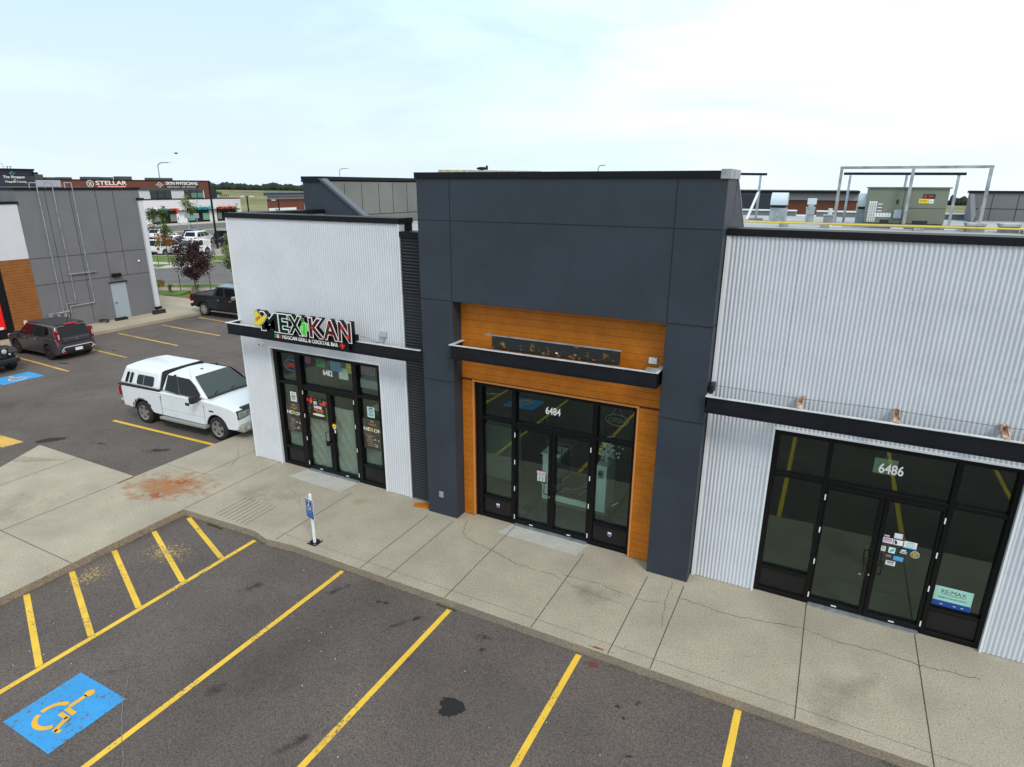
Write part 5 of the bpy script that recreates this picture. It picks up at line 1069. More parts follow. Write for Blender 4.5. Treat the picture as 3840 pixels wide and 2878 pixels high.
# ================================================================ lamps, signs
def lamp(label, x, y, h, az, heads=1, base=True, group='parking lot lamps'):
    o = thing('lamp_post', label, 'lamp post', (x, y, A), az, group); mb = MB(); mb.bar((0, 0, .0 if not base else .75), (0, 0, h), .16, .16); mb.build('pole', m_black, o)
    if base: mb = MB(); mb.lathe([(0, .38), (.78, .38)], 16, axis='z'); mb.build('concrete_base', m_conc2, o, smooth=40)
    for k in range(heads):
        s = 1 if k == 0 else -1; mb = MB(); mb.box(.1*s, -.06, h-.08, .35*s, .06, h-.02, 1); mb.box(.35*s, -.16, h-.10, .95*s, .16, h-.0, 0); mb.build('lamp_head', [m_whitewall, m_black], o)
    return o
lamp('tall black lamp post on a concrete base beside the white notice in the far lot', -55.3, 36.7, 7.9, R(27), 1)
lamp('double headed black lamp post standing before the far field', -70, 54.1, 6.1, R(27), 2, False); lamp('black lamp post standing before the small brown shop', -66, 56.1, 5.6, R(207), 1, False)
def hwl(label, x, y, h, r, az):
    o = thing('highway_lamp', label, 'street lamp', (x, y, -3), az, 'curved highway lamps on the horizon'); mb = MB(); P_ = [(0, 0, 0), (0, 0, h-2.5)]+[(r*(1-math.cos(t)), 0, h-2.5+2.5*math.sin(t)) for t in (.4, .8, 1.2, 1.57)]+[(r*1.9, 0, h)]
    mb.path(P_, .35, 5); mb.build('curved_pole', m_steel, o); mb = MB(); mb.bar((r*1.9, 0, h), (r*2.4, 0, h-.1), .5, .3); mb.build('lamp_head', m_steel, o)
hwl('curved highway lamp on the horizon above the west tower', -400, 441, 24.5, 3.6, R(30)); hwl('curved highway lamp above the clinic roof', -400, 268, 24, 3.6, R(30)); hwl('curved highway lamp peeking over the centre of the navy tower', -141.5, 400, 23.5, 2.1, R(20))
o = thing('notice_board', 'white notice on a post beside the tall lamp post', 'sign', (-57, 36.7, A), R(25)); mb = MB(); mb.tube((0, 0, 0), (0, 0, 1.1), .04); mb.build('post', m_black, o); mb = MB(); mb.box(-.42, -.03, 1.02, .42, .01, 1.75, 0)
for k in range(3): mb.box(-.3, -.035, 1.2+.16*k, .3, -.03, 1.24+.16*k, 1)
mb.build('board', [m_paper, m_steel], o)
o = thing('stop_sign', 'small red sign above a white panel in the far lot', 'sign', (-97.5, 62.4, A), R(25)); mb = MB(); mb.lathe([(-.04, .24), (0, .24)], 8, c=(0, 0, 3.1)); mb.build('red_plate', m_red, o); mb = MB(); mb.tube((0, .02, 0), (0, .02, 3.3), .04); mb.build('post', m_steel, o); mb = MB(); mb.box(-.22, -.05, 1.2, .22, 0, 2.7, 0); mb.box(-.06, -.06, 1.6, .06, -.05, 2.2, 1); mb.build('white_panel', [m_paper, m_ink], o)
o = thing('twin_sign', 'pair of grey parking signs seen from the back in the far lot', 'sign', (-91.4, 60.8, A), R(25))
for x in (-1.0, .6): mb = MB(); mb.tube((x, 0, 0), (x, 0, 2.9), .06); mb.build('post', m_galv, o); mb = MB(); mb.box(x-.45, -.02, 2.2, x+.45, .02, 3.0); mb.build('plate', m_galv, o)
# ================================================================ vehicles
def mk_mat(name, col, rough=.3): return mat('car_paint_'+name, col, rough, coat=.6, metal=.25 if max(col) < .5 else 0)
def liner(parent, wx, wr, ra, z0, w_):
    pts = arch(wx, wr, ra-.008, z0+.01, 14)
    for s in (-1, 1):
        mb = MB(); n = len(pts); vs = [(x, s*(w_/2-.015), z) for x, z in pts]+[(x, s*(w_/2-.36), z) for x, z in pts]
        mb.add(vs, [(i, i+1, n+i+1, n+i) for i in range(n-1)]); mb.build('wheel_arch', m_ink, parent, smooth=60)
def bodymesh(name, prof, w_, m, parent, xe=.80, rc=.16, crown=.03, zc=.6, tumble=.05, tk=.10):
    Lh = max(abs(p[0]) for p in prof); zs = max(p[1] for p in prof)
    ts = [-1, -.96, -.86, -.6, -.25, .25, .6, .86, .96, 1]; n = len(prof); vs = []
    for t in ts:
        for x, z in prof:
            ax = abs(x)/Lh; k = max(0, (ax-xe)/(1-xe)); xx = x-math.copysign(rc*abs(t)**4*k, x)
            zz = z-(crown*abs(t)**4*max(0, (z-zc)/(zs-zc)) if z > zc else 0)
            y = t*w_/2*(1-tumble*max(0, (z-.75)/max(.01, zs-.75))*(abs(t)**2) - .035*max(0, (.55-z)/.55)-tk*k*k*abs(t))
            vs.append((xx, y, zz))
    fs = [(s*n+i, s*n+(i+1) % n, (s+1)*n+(i+1) % n, (s+1)*n+i) for s in range(len(ts)-1) for i in range(n)]
    fs += [list(range(n)), [(len(ts)-1)*n+i for i in range(n)]]
    mb = MB(); mb.add(vs, fs); return mb.build(name, m, parent, smooth=38, bevel=.018, seg=2)
def arch(wx, wr, ra, z0, n=10):
    a0 = math.asin(max(-1, min(1, (z0-wr)/ra))); pts = []
    for k in range(n+1):
        a = (math.pi-a0)+(a0-(math.pi-a0))*k/n; pts.append((wx+ra*math.cos(a), wr+ra*math.sin(a)))
    return pts
def cabin(name, b, t, wb, wt, zb, zt, m, parent, bevel=.05, crown=.03):
    """b=(rear,front) base x, t=(rear,front) roof x"""
    ts = (-1, -.5, 0, .5, 1); vs = []
    for k in ts: vs += [(b[0], k*wb/2, zb), (b[1], k*wb/2, zb), (t[1]-.0*abs(k), k*wt/2, zt-crown*k*k), (t[0], k*wt/2, zt-crown*k*k)]
    fs = [(i*4+q, i*4+(q+1) % 4, (i+1)*4+(q+1) % 4, (i+1)*4+q) for i in range(4) for q in range(4)]+[(0, 1, 2, 3), (16, 17, 18, 19)]
    mb = MB(); mb.add(vs, fs); return mb.build(name, m, parent, smooth=38, bevel=bevel, seg=3)
def sidequad(b, t, wb, wt, zb, zt, s, pts, off=.008, th=.006):
    """pts (u,v): u along the side from rear 0 to front 1, v up"""
    out = []
    for u, v in pts:
        x = (b[0]+(b[1]-b[0])*u)*(1-v)+(t[0]+(t[1]-t[0])*u)*v; y = s*((wb+(wt-wb)*v)/2+off); out.append((x, y, zb+(zt-zb)*v))
    mb = MB(); mb.prism(out, (0, s*th, 0)); return mb
def endquad(xb, xt, wb, wt, zb, zt, sgn, pts, off=.012, th=.006):
    out = []
    for u, v in pts:
        x = xb*(1-v)+xt*v+sgn*off; y = (u-.5)*(wb+(wt-wb)*v); out.append((x, y, zb+(zt-zb)*v))
    mb = MB(); mb.prism(out, (sgn*th, 0, th)); return mb
def wheel(parent, x, y, r, wd, rim=0, side=1, spokes=5):
    mb = MB(); mb.lathe([(-wd/2+.09, .01), (-wd/2+.09, r*.64), (-wd/2, r*.66), (-wd/2, r*.90), (-wd/2+.03, r), (wd/2-.03, r), (wd/2, r*.90), (wd/2, r*.66), (wd/2-.09, r*.64), (wd/2-.09, .01)], 28); wo_ = mb.build('wheel', m_tyre, parent, smooth=40); wo_.location = (x, y, r)
    mr = (m_rim, m_rimd)[rim]; mb = MB(); yo = side*wd/2; 
    mb.lathe([(yo-side*.07, r*.60), (yo-side*.065, r*.3), (yo-side*.065, .01)], 24, m=1)
    mb.lathe([(yo-side*.07, r*.67), (yo-side*.0, r*.66), (yo-side*.01, r*.58), (yo-side*.07, r*.56)], 24)
    for k in range(spokes):
        a = 2*math.pi*k/spokes+.3; ca, sa = math.cos(a), math.sin(a); w0, w1 = r*.13, r*.15
        mb.prism([(r*.08*ca-w0*sa, yo-side*.04, r*.08*sa+w0*ca), (r*.62*ca-w1*sa, yo-side*.03, r*.62*sa+w1*ca), (r*.62*ca+w1*sa, yo-side*.03, r*.62*sa-w1*ca), (r*.08*ca+w0*sa, yo-side*.04, r*.08*sa-w0*ca)], (0, side*.025, 0))
    mb.lathe([(yo-side*.05, r*.17), (yo-side*.012, r*.15), (yo-side*.01, .01)], 14); mb.build('rim', [mr, m_ink], wo_, smooth=40)
def mirror(parent, x, y, z, m, s=1.0):
    mb = MB(); sg = 1 if y > 0 else -1; mb.box(x-.06*s, y, z, x+.06*s, y+sg*.20*s, z+.15*s); mb.bar((x+.04, y-sg*.12, z+.02), (x, y+sg*.02, z+.05), .05, .05); mb.build('mirror', m, parent, bevel=.02)
def gencar(label, cat, x, y, rz, paint, Lc=4.5, W_=1.84, H_=1.66, kind='suv', rim=0, z=A, group='cars parked in the far lot', name='parked_car'):
    o = thing(name, label, cat, (x, y, z), rz, group); wr = .35 if kind == 'suv' else .32; h = Lc/2; fx, rx_ = h-.88, -h+.86; zb = .98 if kind == 'suv' else .90; sill = .25
    P_ = [(-h+.06, .30), (rx_-wr-.1, sill)]+arch(rx_, wr, wr+.06, sill)+arch(fx, wr, wr+.06, sill)+[(fx+wr+.12, sill), (h-.05, .28), (h, .55), (h-.05, .72), (h-.22, .84), (h-.60, .93 if kind == 'suv' else .88), (h-1.20, zb+.03)]
    P_ += [(-h+.9, zb+.02), (-h+.10, zb), (-h+.02, .80), (-h, .55)]
    bodymesh('body', P_, W_, paint, o); liner(o, rx_, wr, wr+.06, sill, W_); liner(o, fx, wr, wr+.06, sill, W_)
    if kind == 'suv': b = (-h+.08, h-1.08); t = (-h+.48, h-1.95)
    else: b = (-h+.65, h-1.15); t = (-h+1.45, h-2.05)
    wb, wt = W_-.10, W_-.42; cabin('roof', b, t, wb, wt, zb-.02, H_, paint, o)
    for s in (-1, 1):
        for pts in (([(.10, .10), (.34, .10), (.34, .86), (.16, .80)] if kind == 'suv' else [(.12, .12), (.46, .10), (.46, .86), (.22, .72)]), [(.37, .10), (.60, .10), (.60, .86), (.37, .86)] if kind == 'suv' else [(.49, .10), (.52, .10), (.52, .86), (.49, .86)], [(.63, .10), (.92, .10), (.97, .45), (.93, .86), (.63, .86)] if kind == 'suv' else [(.54, .10), (.90, .10), (.95, .5), (.86, .86), (.54, .86)]):
            sidequad(b, t, wb, wt, zb-.02, H_, s, pts).build('side_window', m_carglass, o)
        mirror(o, b[1]-.35, s*(W_/2-.02), zb+.04, paint, .9)
        mb = MB(); mb.box(h-.20, s*(W_/2-.34), .62, h-.03, s*(W_/2-.06), .80); mb.build('headlight', m_head, o, bevel=.03)
        mb = MB(); mb.box(-h+.01, s*(W_/2-.30), .72, -h+.14, s*(W_/2-.03), .92); mb.build('tail_light', m_tail, o, bevel=.02)
    endquad(b[1], t[1], wb, wt, zb-.02, H_, 1, [(.05, .08), (.95, .08), (.92, .92), (.08, .92)]).build('windshield', m_carglass2, o)
    endquad(b[0], t[0], wb, wt, zb-.02, H_, -1, [(.08, .18), (.92, .18), (.90, .86), (.10, .86)]).build('rear_window', m_carglass, o)
    mb = MB(); mb.box(h-.10, -.5, .35, h+.005, .5, .66); mb.build('grille', m_plastic, o, bevel=.03); mb = MB(); mb.box(-h-.01, -.62, .30, -h+.1, .62, .50); mb.build('rear_bumper', m_plastic, o, bevel=.03)
    mb = MB(); mb.box(-h-.02, -.18, .58, -h+.05, .18, .70); mb.build('number_plate', m_paper, o)
    mb = MB(); mb.box(rx_-wr-.1, -W_/2+.18, .2, fx+wr+.1, W_/2-.18, .8); mb.build('underbody', m_ink, o)
    for wx in (rx_, fx):
        for s in (-1, 1): wheel(o, wx, s*(W_/2-.12), wr, .23, rim, s)
    return o
p_wh = mk_mat('white', (.80, .82, .84)); p_bk = mk_mat('black', (.010, .010, .014)); p_bl = mk_mat('dark_blue', (.015, .02, .04)); p_silver = mk_mat('silver_blue', (.10, .14, .35)); p_gr = mk_mat('grey', (.07, .065, .075), .32)
gencar('white crossover nearest the grass in the far lot, headlights towards the road', 'car', -59.2, 36.3, R(-80), p_wh)
gencar('white SUV showing its rear window behind the orange leaved tree', 'car', -61.9, 35.2, R(104), p_wh, 4.7, 1.9, 1.78)
gencar('black car with white bumper wedged behind the rear facing white SUV', 'car', -65.6, 38.6, R(104), p_bk, 4.6, 1.85, 1.5, 'sedan')
gencar('white SUV in the middle of the far lot with dark rear glass', 'car', -70.6, 46.0, R(112), p_wh, 4.7, 1.9, 1.72)
gencar('blue and silver car at the back of the far lot', 'car', -76.2, 49.6, R(118), p_silver, 4.5, 1.8, 1.6)
gencar('white car farthest back in the left row of the far lot', 'car', -80.5, 47.5, R(110), p_wh, 4.4, 1.8, 1.6)
gencar('white sedan half hidden behind the thin green tree in the far lot', 'car', -69.5, 41.6, R(106), p_wh, 4.6, 1.8, 1.45, 'sedan')
gencar('black SUV parked behind the dark sedan near the lamp post', 'car', -67.2, 48.4, R(22), p_bk, 4.6, 1.88, 1.78)
gencar('dark blue sedan parked right beside the tall lamp post', 'car', -63.6, 45.8, R(22), p_bl, 4.8, 1.84, 1.46, 'sedan')

# ---- white pickup with canopy
WP = thing('white_pickup', 'white pickup truck with a white canopy over its bed and rusted rear wheel arch', 'pickup truck', (-11.66, 1.42, A), R(2.0))
Wd = 1.98; wr = .39; fx, rx_ = 1.70, -1.76; sill = .44
P_ = [(-2.88, .62), (-2.86, .52), (rx_-wr-.12, .50)]+arch(rx_, wr, .47, .50, 12)+[(rx_+.62, sill+.02)]+[(fx-.60, sill)]+arch(fx, wr, .47, .46, 12)+[(2.50, .48), (2.62, .50), (2.66, .62), (2.66, .98), (2.60, 1.12), (2.30, 1.21), (1.85, 1.27), (1.22, 1.31), (1.0, 1.30), (-.9, 1.30), (-2.86, 1.27), (-2.89, 1.2)]
bodymesh('body', P_, Wd, m_wpaint, WP, .84, .12, .07, 1.0, .0, .035)
liner(WP, rx_, wr, .47, .50, Wd); liner(WP, fx, wr, .47, .46, Wd)
cb, ct = (-.78, 1.32), (-.62, .52); zb_, zt_ = 1.27, 1.90; wb, wt = Wd-.06, Wd-.46
cabin('cab_roof', cb, ct, wb, wt, zb_, zt_, m_wpaint, WP, .10, .07)
kb, kt = (-2.86, -.84), (-2.60, -.84); kw, kwt = Wd-.06, Wd-.40; kz = 1.94
cp_ = cabin('bed_canopy', kb, kt, kw, kwt, 1.27, kz, m_wpaint, WP, .10, .06)
mb = MB(); mb.box(-2.87, -Wd/2+.015, 1.235, -.84, Wd/2-.015, 1.272); mb.build('canopy_seal', m_plastic, WP)
mb = MB(); mb.prism([(-.815, -Wd/2+.035, 1.28), (-.815, Wd/2-.035, 1.28), (-.815, kwt/2-.03, kz-.08), (-.815, kwt/2-.13, kz-.05), (-.815, -kwt/2+.13, kz-.05), (-.815, -kwt/2+.03, kz-.08)], (.03, 0, 0)); mb.build('cab_gap', m_ink, WP)
mb = MB()
for s in (-1, 1):
    def rr(u0, u1, v0, v1, c_=.05):
        return [(u0+c_, v0), (u1-c_, v0), (u1, v0+c_*2), (u1, v1-c_*2), (u1-c_, v1), (u0+c_, v1), (u0, v1-c_*2), (u0, v0+c_*2)]
    for pts, n_ in ((rr(.44, .86, .14, .62, .03), 'canopy_window'), (rr(.15, .215, .14, .66, .015), 'canopy_vent'), (rr(.255, .32, .14, .66, .015), 'canopy_vent')):
        sidequad(kb, kt, kw, kwt, 1.27, kz, s, pts).build(n_, m_carglass, cp_)
    sidequad(kb, kt, kw, kwt, 1.27, kz, s, [(.605, .15), (.62, .15), (.62, .61), (.605, .61)], .016).build('window_divider', m_steel, cp_)
    sidequad(cb, ct, wb, wt, zb_, zt_, s, [(.10, .10), (.34, .06), (.34, .88), (.12, .88)]).build('side_window', m_carglass, WP)
    sidequad(cb, ct, wb, wt, zb_, zt_, s, [(.34, .04), (.44, .04), (.44, .96), (.34, .94)], .012).build('door_pillar', m_plastic, WP)
    sidequad(cb, ct, wb, wt, zb_, zt_, s, [(.45, .06), (.86, .02), (.955, .22), (.97, .60), (.90, .86), (.45, .88)]).build('side_window', m_carglass, WP)
    mb = MB(); mb.box(.95, s*(Wd/2+.05), 1.20, 1.09, s*(Wd/2+.30), 1.42); mb.box(1.03, s*(Wd/2-.08), 1.24, 1.09, s*(Wd/2+.06), 1.3); mb.build('mirror', m_plastic, WP, bevel=.03)
    mb = MB(); yy = s*(Wd/2-.005); yo = s*(Wd/2+.012); mb.box(.38, yy, .98, .56, s*(Wd/2+.012), 1.07); mb.build('door_handle', m_plastic, WP, bevel=.015)
    mb = MB(); mb.box(1.42, yy-s*.01, .93, 1.62, s*(Wd/2+.004), .975); mb.build('fender_badge', m_plastic, WP)
    for x0, x1, z0, z1 in ((1.20, 1.21, .50, 1.22), (-.80, -.785, .47, 1.24), (.0, .0, 0, 0)):
        if x1 > x0: mb = MB(); mb.box(x0, yy-s*.03, z0, x1, s*(Wd/2+.003), z1-.12); mb.build('door_gap', m_ink, WP)
    mb = MB(); mb.box(-.78, yy-s*.03, .695, 1.2, s*(Wd/2+.001), .703); mb.build('side_crease', mat('crease', (.35, .36, .38), .5), WP)
    mb = MB(); mb.box(-.85, s*(Wd/2-.12), .34, 1.25, s*(Wd/2+.10), .43); mb.build('running_board', mat('running_board', (.28, .28, .25), .6), WP, bevel=.02)
    mb = MB(); mb.box(2.34, s*(Wd/2-.47), .86, 2.665, s*(Wd/2-.045), 1.08); hl_ = mb.build('headlight', mat('truck_lamp', (.33, .36, .28), .1, .3), WP, bevel=.03); mb = MB(); mb.box(2.30, s*(Wd/2-.50), .835, 2.645, s*(Wd/2-.03), 1.10); mb.build('lamp_surround', m_ink, hl_, bevel=.02); mb = MB(); mb.ell((2.665, s*(Wd/2-.32), .97), .015, .085, .075, 12, 6); mb.build('reflector', m_chrome, hl_)
    mb = MB(); mb.box(2.36, s*(Wd/2-.15), .88, 2.60, s*(Wd/2-.022), 1.06); mb.build('turn_signal', m_amber, WP, bevel=.03)
    mb = MB(); mb.box(-2.90, s*(Wd/2-.16), .86, -2.80, s*(Wd/2-.012), 1.19); mb.build('tail_light', m_tail, WP, bevel=.015)
    mb = MB(); mb.lathe([(2.79, .07), (2.80, .06)], 12, axis='y'); 
for v_ in (-.72, .72): mb = MB(); mb.ell((2.775, v_, .55), .02, .075, .065, 12, 6); mb.build('fog_lamp', m_head, WP)
endquad(cb[1], ct[1], wb, wt, zb_, zt_, 1, [(.05, .04), (.95, .04), (.92, .95), (.08, .95)], .02).build('windshield', m_carglass2, WP)
for y0 in (-.55, .1): mb = MB(); mb.bar((1.25, y0, zb_+.10), (1.02, y0+.55, zb_+.19), .03, .02); mb.build('wiper', m_ink, WP)
mb = MB(); mb.box(1.27, -Wd/2+.14, 1.335, 1.38, Wd/2-.14, 1.35); mb.build('cowl', m_plastic, WP)
mb = MB(); mb.box(2.50, -.52, .72, 2.72, .52, 1.14, 0); gr_ = mb.build('grille', m_chrome, WP, bevel=.03); mb = MB(); mb.box(2.715, -.46, .77, 2.735, .46, 1.09); mb.build('grille_mesh', m_ink, gr_)
mb = MB(); mb.bar((2.55, -.74, 1.15), (2.55, .74, 1.15), .16, .06); mb.build('bug_deflector', m_ink, WP, bevel=.02)
mb = MB(); mb.box(2.42, -Wd/2+.05, .42, 2.78, Wd/2-.05, .66); mb.build('front_bumper', mat('dull_bumper', (.36, .36, .33), .45, .3), WP, bevel=.06)
mb = MB(); mb.box(-3.02, -Wd/2+.06, .50, -2.80, Wd/2-.06, .70); mb.build('rear_bumper', m_chrome, WP, bevel=.05)
mb = MB(); mb.box(rx_-.6, -Wd/2+.28, .38, fx+.6, Wd/2-.28, 1.0); mb.build('underbody', m_ink, WP)
mb = MB(); mb.tube((-2.5, -.78, .40), (-2.15, -.80, .40), .045, 10); mb.build('exhaust_pipe', mat('rusty_pipe', (.10, .05, .03), .8), WP)
mb = MB(); rn = random.Random(9)
for k in range(26):
    a = R(15+k*6.2); r0 = .475; r1 = r0+rn.uniform(.015, .075); a2 = R(15+(k+1)*6.2); s = -1; yy = s*(Wd/2+.004)
    mb.poly([(rx_+r0*math.cos(a), yy, wr+r0*math.sin(a)), (rx_+r0*math.cos(a2), yy, wr+r0*math.sin(a2)), (rx_+r1*math.cos(a2), yy, wr+r1*math.sin(a2)), (rx_+r1*math.cos(a), yy, wr+r1*math.sin(a))], 0 if rn.random() < .7 else 1)
mb.build('arch_rust', [m_ink, mat('arch_rust', (.30, .12, .03), .9)], WP)
mb = MB(); mb.box(.1, -.05, zt_-.01, .16, .02, zt_+.02); mb.tube((.55, -.75, zt_-.1), (.50, -.75, zt_+.22), .004, 5); mb.build('roof_aerial', m_ink, WP)
for wx in (rx_, fx):
    for s in (-1, 1): wheel(WP, wx, s*(Wd/2-.14), wr, .26, 0, s, 5)

# ---- grey boxy hatchback
SU = thing('grey_hatchback', 'dark grey boxy hatchback with red tail lights parked nose in towards the brown siding', 'car', (-26.02, 4.18, A), R(181))
Wd = 1.76; wr = .34; h = 2.07; fx, rx_ = 1.30, -1.27
P_ = [(-h+.08, .30), (rx_-wr-.1, .26)]+arch(rx_, wr, .42, .26)+arch(fx, wr, .42, .26)+[(h-.3, .25), (h-.04, .30), (h, .60), (h-.08, .85), (h-.45, .98), (h-.85, 1.03), (.9, 1.05), (-1.2, 1.06), (-h+.12, 1.04), (-h+.02, .88), (-h, .5)]
bodymesh('body', P_, Wd, p_gr, SU, .8, .12, .03, .7, .03, .05)
liner(SU, rx_, wr, .42, .26, Wd); liner(SU, fx, wr, .42, .26, Wd)
cb, ct = (-h+.08, 1.05), (-h+.30, .42); wb, wt = Wd-.06, Wd-.34; zt_ = 1.61
cabin('cabin', cb, ct, wb, wt, 1.02, zt_, p_gr, SU, .09, .03)
for s in (-1, 1):
    for pts in ([(.17, .28), (.30, .16), (.30, .84), (.20, .82)], [(.33, .12), (.58, .10), (.58, .86), (.33, .85)], [(.61, .10), (.93, .10), (.96, .4), (.90, .86), (.61, .86)]): sidequad(cb, ct, wb, wt, 1.02, zt_, s, pts).build('side_window', m_carglass, SU)
    mirror(SU, .80, s*(Wd/2-.02), 1.05, p_gr)
    mb = MB(); mb.box(-h+.012, s*(Wd/2-.20), .86, -h+.22, s*(Wd/2-.085), 1.38); mb.build('tail_light', m_tail, SU, bevel=.04); mb = MB(); mb.box(-h-.0, s*(Wd/2-.175), 1.0, -h+.02, s*(Wd/2-.12), 1.22); mb.build('lamp_lens', m_head, SU, bevel=.02)
    mb = MB(); mb.lathe([(0, .09), (.04, .075)], 14, axis='y'); mb2 = MB(); mb2.ell((-h-.02, s*(Wd/2-.22), .42), .03, .085, .075, 14, 6, 1); mb2.ell((-h-.035, s*(Wd/2-.22), .42), .03, .06, .052, 12, 6, 0); mb2.build('fog_reflector', [m_tail, m_chrome], SU)
    mb = MB(); mb.box(h-.28, s*(Wd/2-.38), .68, h-.05, s*(Wd/2-.06), .88); mb.build('headlight', m_head, SU, bevel=.04)
    for dx in (-.55, .35): mb = MB(); mb.box(dx, s*(Wd/2-.01), .90, dx+.16, s*(Wd/2+.012), .935); mb.build('door_handle', m_chrome, SU)
    for dx in (-.62, .28, 1.0): mb = MB(); mb.box(dx, s*(Wd/2-.03), .35, dx+.01, s*(Wd/2-.004), 1.0); mb.build('door_gap', m_ink, SU)
endquad(cb[0], ct[0], wb, wt, 1.02, zt_, -1, [(.12, .02), (.88, .02), (.90, .84), (.10, .84)], .02).build('rear_window', m_carglass, SU)
mb = MB(); mb.box(-h-.02, -.64, .80, -h+.08, .64, 1.06); mb.build('tailgate_panel', m_ink, SU, bevel=.03); mb = MB(); mb.box(-h-.035, -.56, .84, -h+.05, .56, 1.02); mb.build('tailgate', p_gr, SU, bevel=.03); mb = MB(); mb.box(-h-.045, -.06, .92, -h-.03, .06, .95); mb.build('badge', m_chrome, SU)
mb = MB(); mb.box(-h+.2, -.25, zt_-.02, -h+.30, .25, zt_+.02); mb.build('brake_lamp', m_red, SU)
mb = MB(); mb.path([(-h-.02, -.72, .46), (-h-.02, -.58, .62), (-h-.02, .58, .62), (-h-.02, .72, .46)], .03, 8); mb.build('bumper_trim', m_chrome, SU)
mb = MB(); mb.box(-h-.02, -.5, .36, -h+.1, .5, .54); mb.build('bumper_insert', m_plastic, SU, bevel=.03); mb = MB(); mb.box(-h-.035, -.16, .40, -h+.0, .16, .53); mb.build('number_plate', m_paper, SU)
endquad(cb[1], ct[1], wb, wt, 1.02, zt_, 1, [(.06, .06), (.94, .06), (.92, .9), (.08, .9)]).build('windshield', m_carglass2, SU)
mb = MB(); mb.bar((-h+.5, 0, zt_), (-h+.38, 0, zt_+.28), .02, .02); mb.build('aerial', m_ink, SU); mb = MB(); mb.box(rx_-.5, -Wd/2+.2, .2, fx+.5, Wd/2-.2, .9); mb.build('underbody', m_ink, SU)
mb = MB(); mb.box(-h+.30, -Wd/2+.26, zt_-.01, .35, Wd/2-.26, zt_+.004); mb.build('roof_panel', mat('dark_roof', (.035, .035, .04), .35), SU, bevel=.02)
for wx in (rx_, fx):
    for s in (-1, 1): wheel(SU, wx, s*(Wd/2-.11), wr, .23, 1, s)

# ---- dark off-roader at the left edge
JP = thing('black_offroader', 'black boxy off-road vehicle with round headlights cut by the left picture edge', 'car', (-26.0, 1.0, A), R(-1))
mb = MB(); mb.box(-1.9, -.72, .55, .9, .72, 1.15); mb.build('body', p_bk, JP, bevel=.05); mb = MB(); mb.prism([(.9, -.60, .55), (1.85, -.55, .55), (1.85, -.55, 1.08), (.9, -.60, 1.16)], (0, 1.15, 0)); mb.build('hood', p_bk, JP, bevel=.05)
mb = MB(); mb.prism([(-1.9, -.70, 1.15), (.80, -.70, 1.15), (.55, -.64, 1.78), (-1.85, -.64, 1.80)], (0, 1.40, 0)); mb.build('hard_top', p_bk, JP, bevel=.06)
mb = MB(); mb.box(1.85, -.50, .62, 1.88, .50, 1.05); gr_ = mb.build('grille', m_plastic, JP, bevel=.02)
for k in range(7): mb = MB(); mb.box(1.88, -.30+k*.09, .68, 1.885, -.26+k*.09, 1.0); mb.build('grille_slot', m_ink, gr_)
for s in (-1, 1):
    mb = MB(); mb.ell((1.89, s*.42, .92), .03, .10, .10, 16, 8); mb.build('headlight', m_head, JP); mb = MB(); mb.ell((1.89, s*.60, .78), .03, .05, .05, 10, 6); mb.build('fog_lamp', m_head, JP)
    mb = MB(); mb.prism([(.72, s*.58, .88), (.95, s*.58, 1.0), (1.75, s*.58, 1.0), (1.92, s*.58, .86), (1.92, s*.58, .80), (1.72, s*.58, .93), (1.0, s*.58, .93), (.8, s*.58, .80)], (0, s*.34, 0)); mb.build('fender', m_plastic, JP, bevel=.02)
    sidequad((-1.9, .80), (-1.85, .55), 1.42, 1.3, 1.15, 1.78, s, [(.05, .15), (.40, .15), (.40, .85), (.05, .85)], .03).build('side_window', m_carglass, JP); sidequad((-1.9, .80), (-1.85, .55), 1.42, 1.3, 1.15, 1.78, s, [(.45, .15), (.92, .15), (.9, .85), (.45, .85)], .03).build('side_window', m_carglass, JP)
    for wx in (-1.35, 1.28): wheel(JP, wx, s*.76, .42, .28, 1, s)
mb = MB(); mb.box(1.95, -.85, .45, 2.12, .85, .62); mb.build('front_bumper', m_plastic, JP, bevel=.03); mb = MB(); mb.box(-1.8, -.5, .3, 1.8, .5, .6); mb.build('underbody', m_ink, JP)
# ---- dark crew cab pickup
DP = thing('dark_pickup', 'black crew cab pickup truck with chrome wheels half hidden behind the left white wall', 'pickup truck', (-25.6, 14.45, A), R(2))
Wd = 2.0; wr = .41; fx, rx_ = 1.82, -1.80
P_ = [(-2.88, .58), (rx_-wr-.1, .50)]+arch(rx_, wr, .49, .50)+arch(fx, wr, .49, .46)+[(2.6, .46), (2.8, .55), (2.82, 1.0), (2.55, 1.15), (1.5, 1.24), (-2.86, 1.24), (-2.9, 1.15)]
bodymesh('body', P_, Wd, p_bk, DP, .86, .12, .03, 1.0, .03)
mb = MB(); mb.box(-2.78, -Wd/2+.13, 1.235, -1.05, Wd/2-.13, 1.26); mb.build('bed_floor', m_ink, DP); 
for s in (-1, 1): mb = MB(); mb.box(-2.85, s*(Wd/2-.14), 1.2, -1.0, s*(Wd/2-.02), 1.31); mb.build('bed_rail', m_plastic, DP, bevel=.02)
mb = MB(); mb.box(-2.9, -Wd/2+.05, 1.2, -2.8, Wd/2-.05, 1.31); mb.build('tailgate', m_plastic, DP, bevel=.02)
for k in range(4): mb = MB(); mb.box(-2.7+.0*k, -.62+.4*k, 1.262, -1.15, -.55+.4*k, 1.285); mb.build('bed_rib', mat('bed_rib', (.06, .06, .065), .4), DP)
cb, ct = (-1.05, 1.45), (-.78, .75); cabin('cab_roof', cb, ct, Wd-.06, Wd-.44, 1.22, 1.90, mk_mat('dark_gloss', (.05, .055, .07), .18), DP, .08, .04)
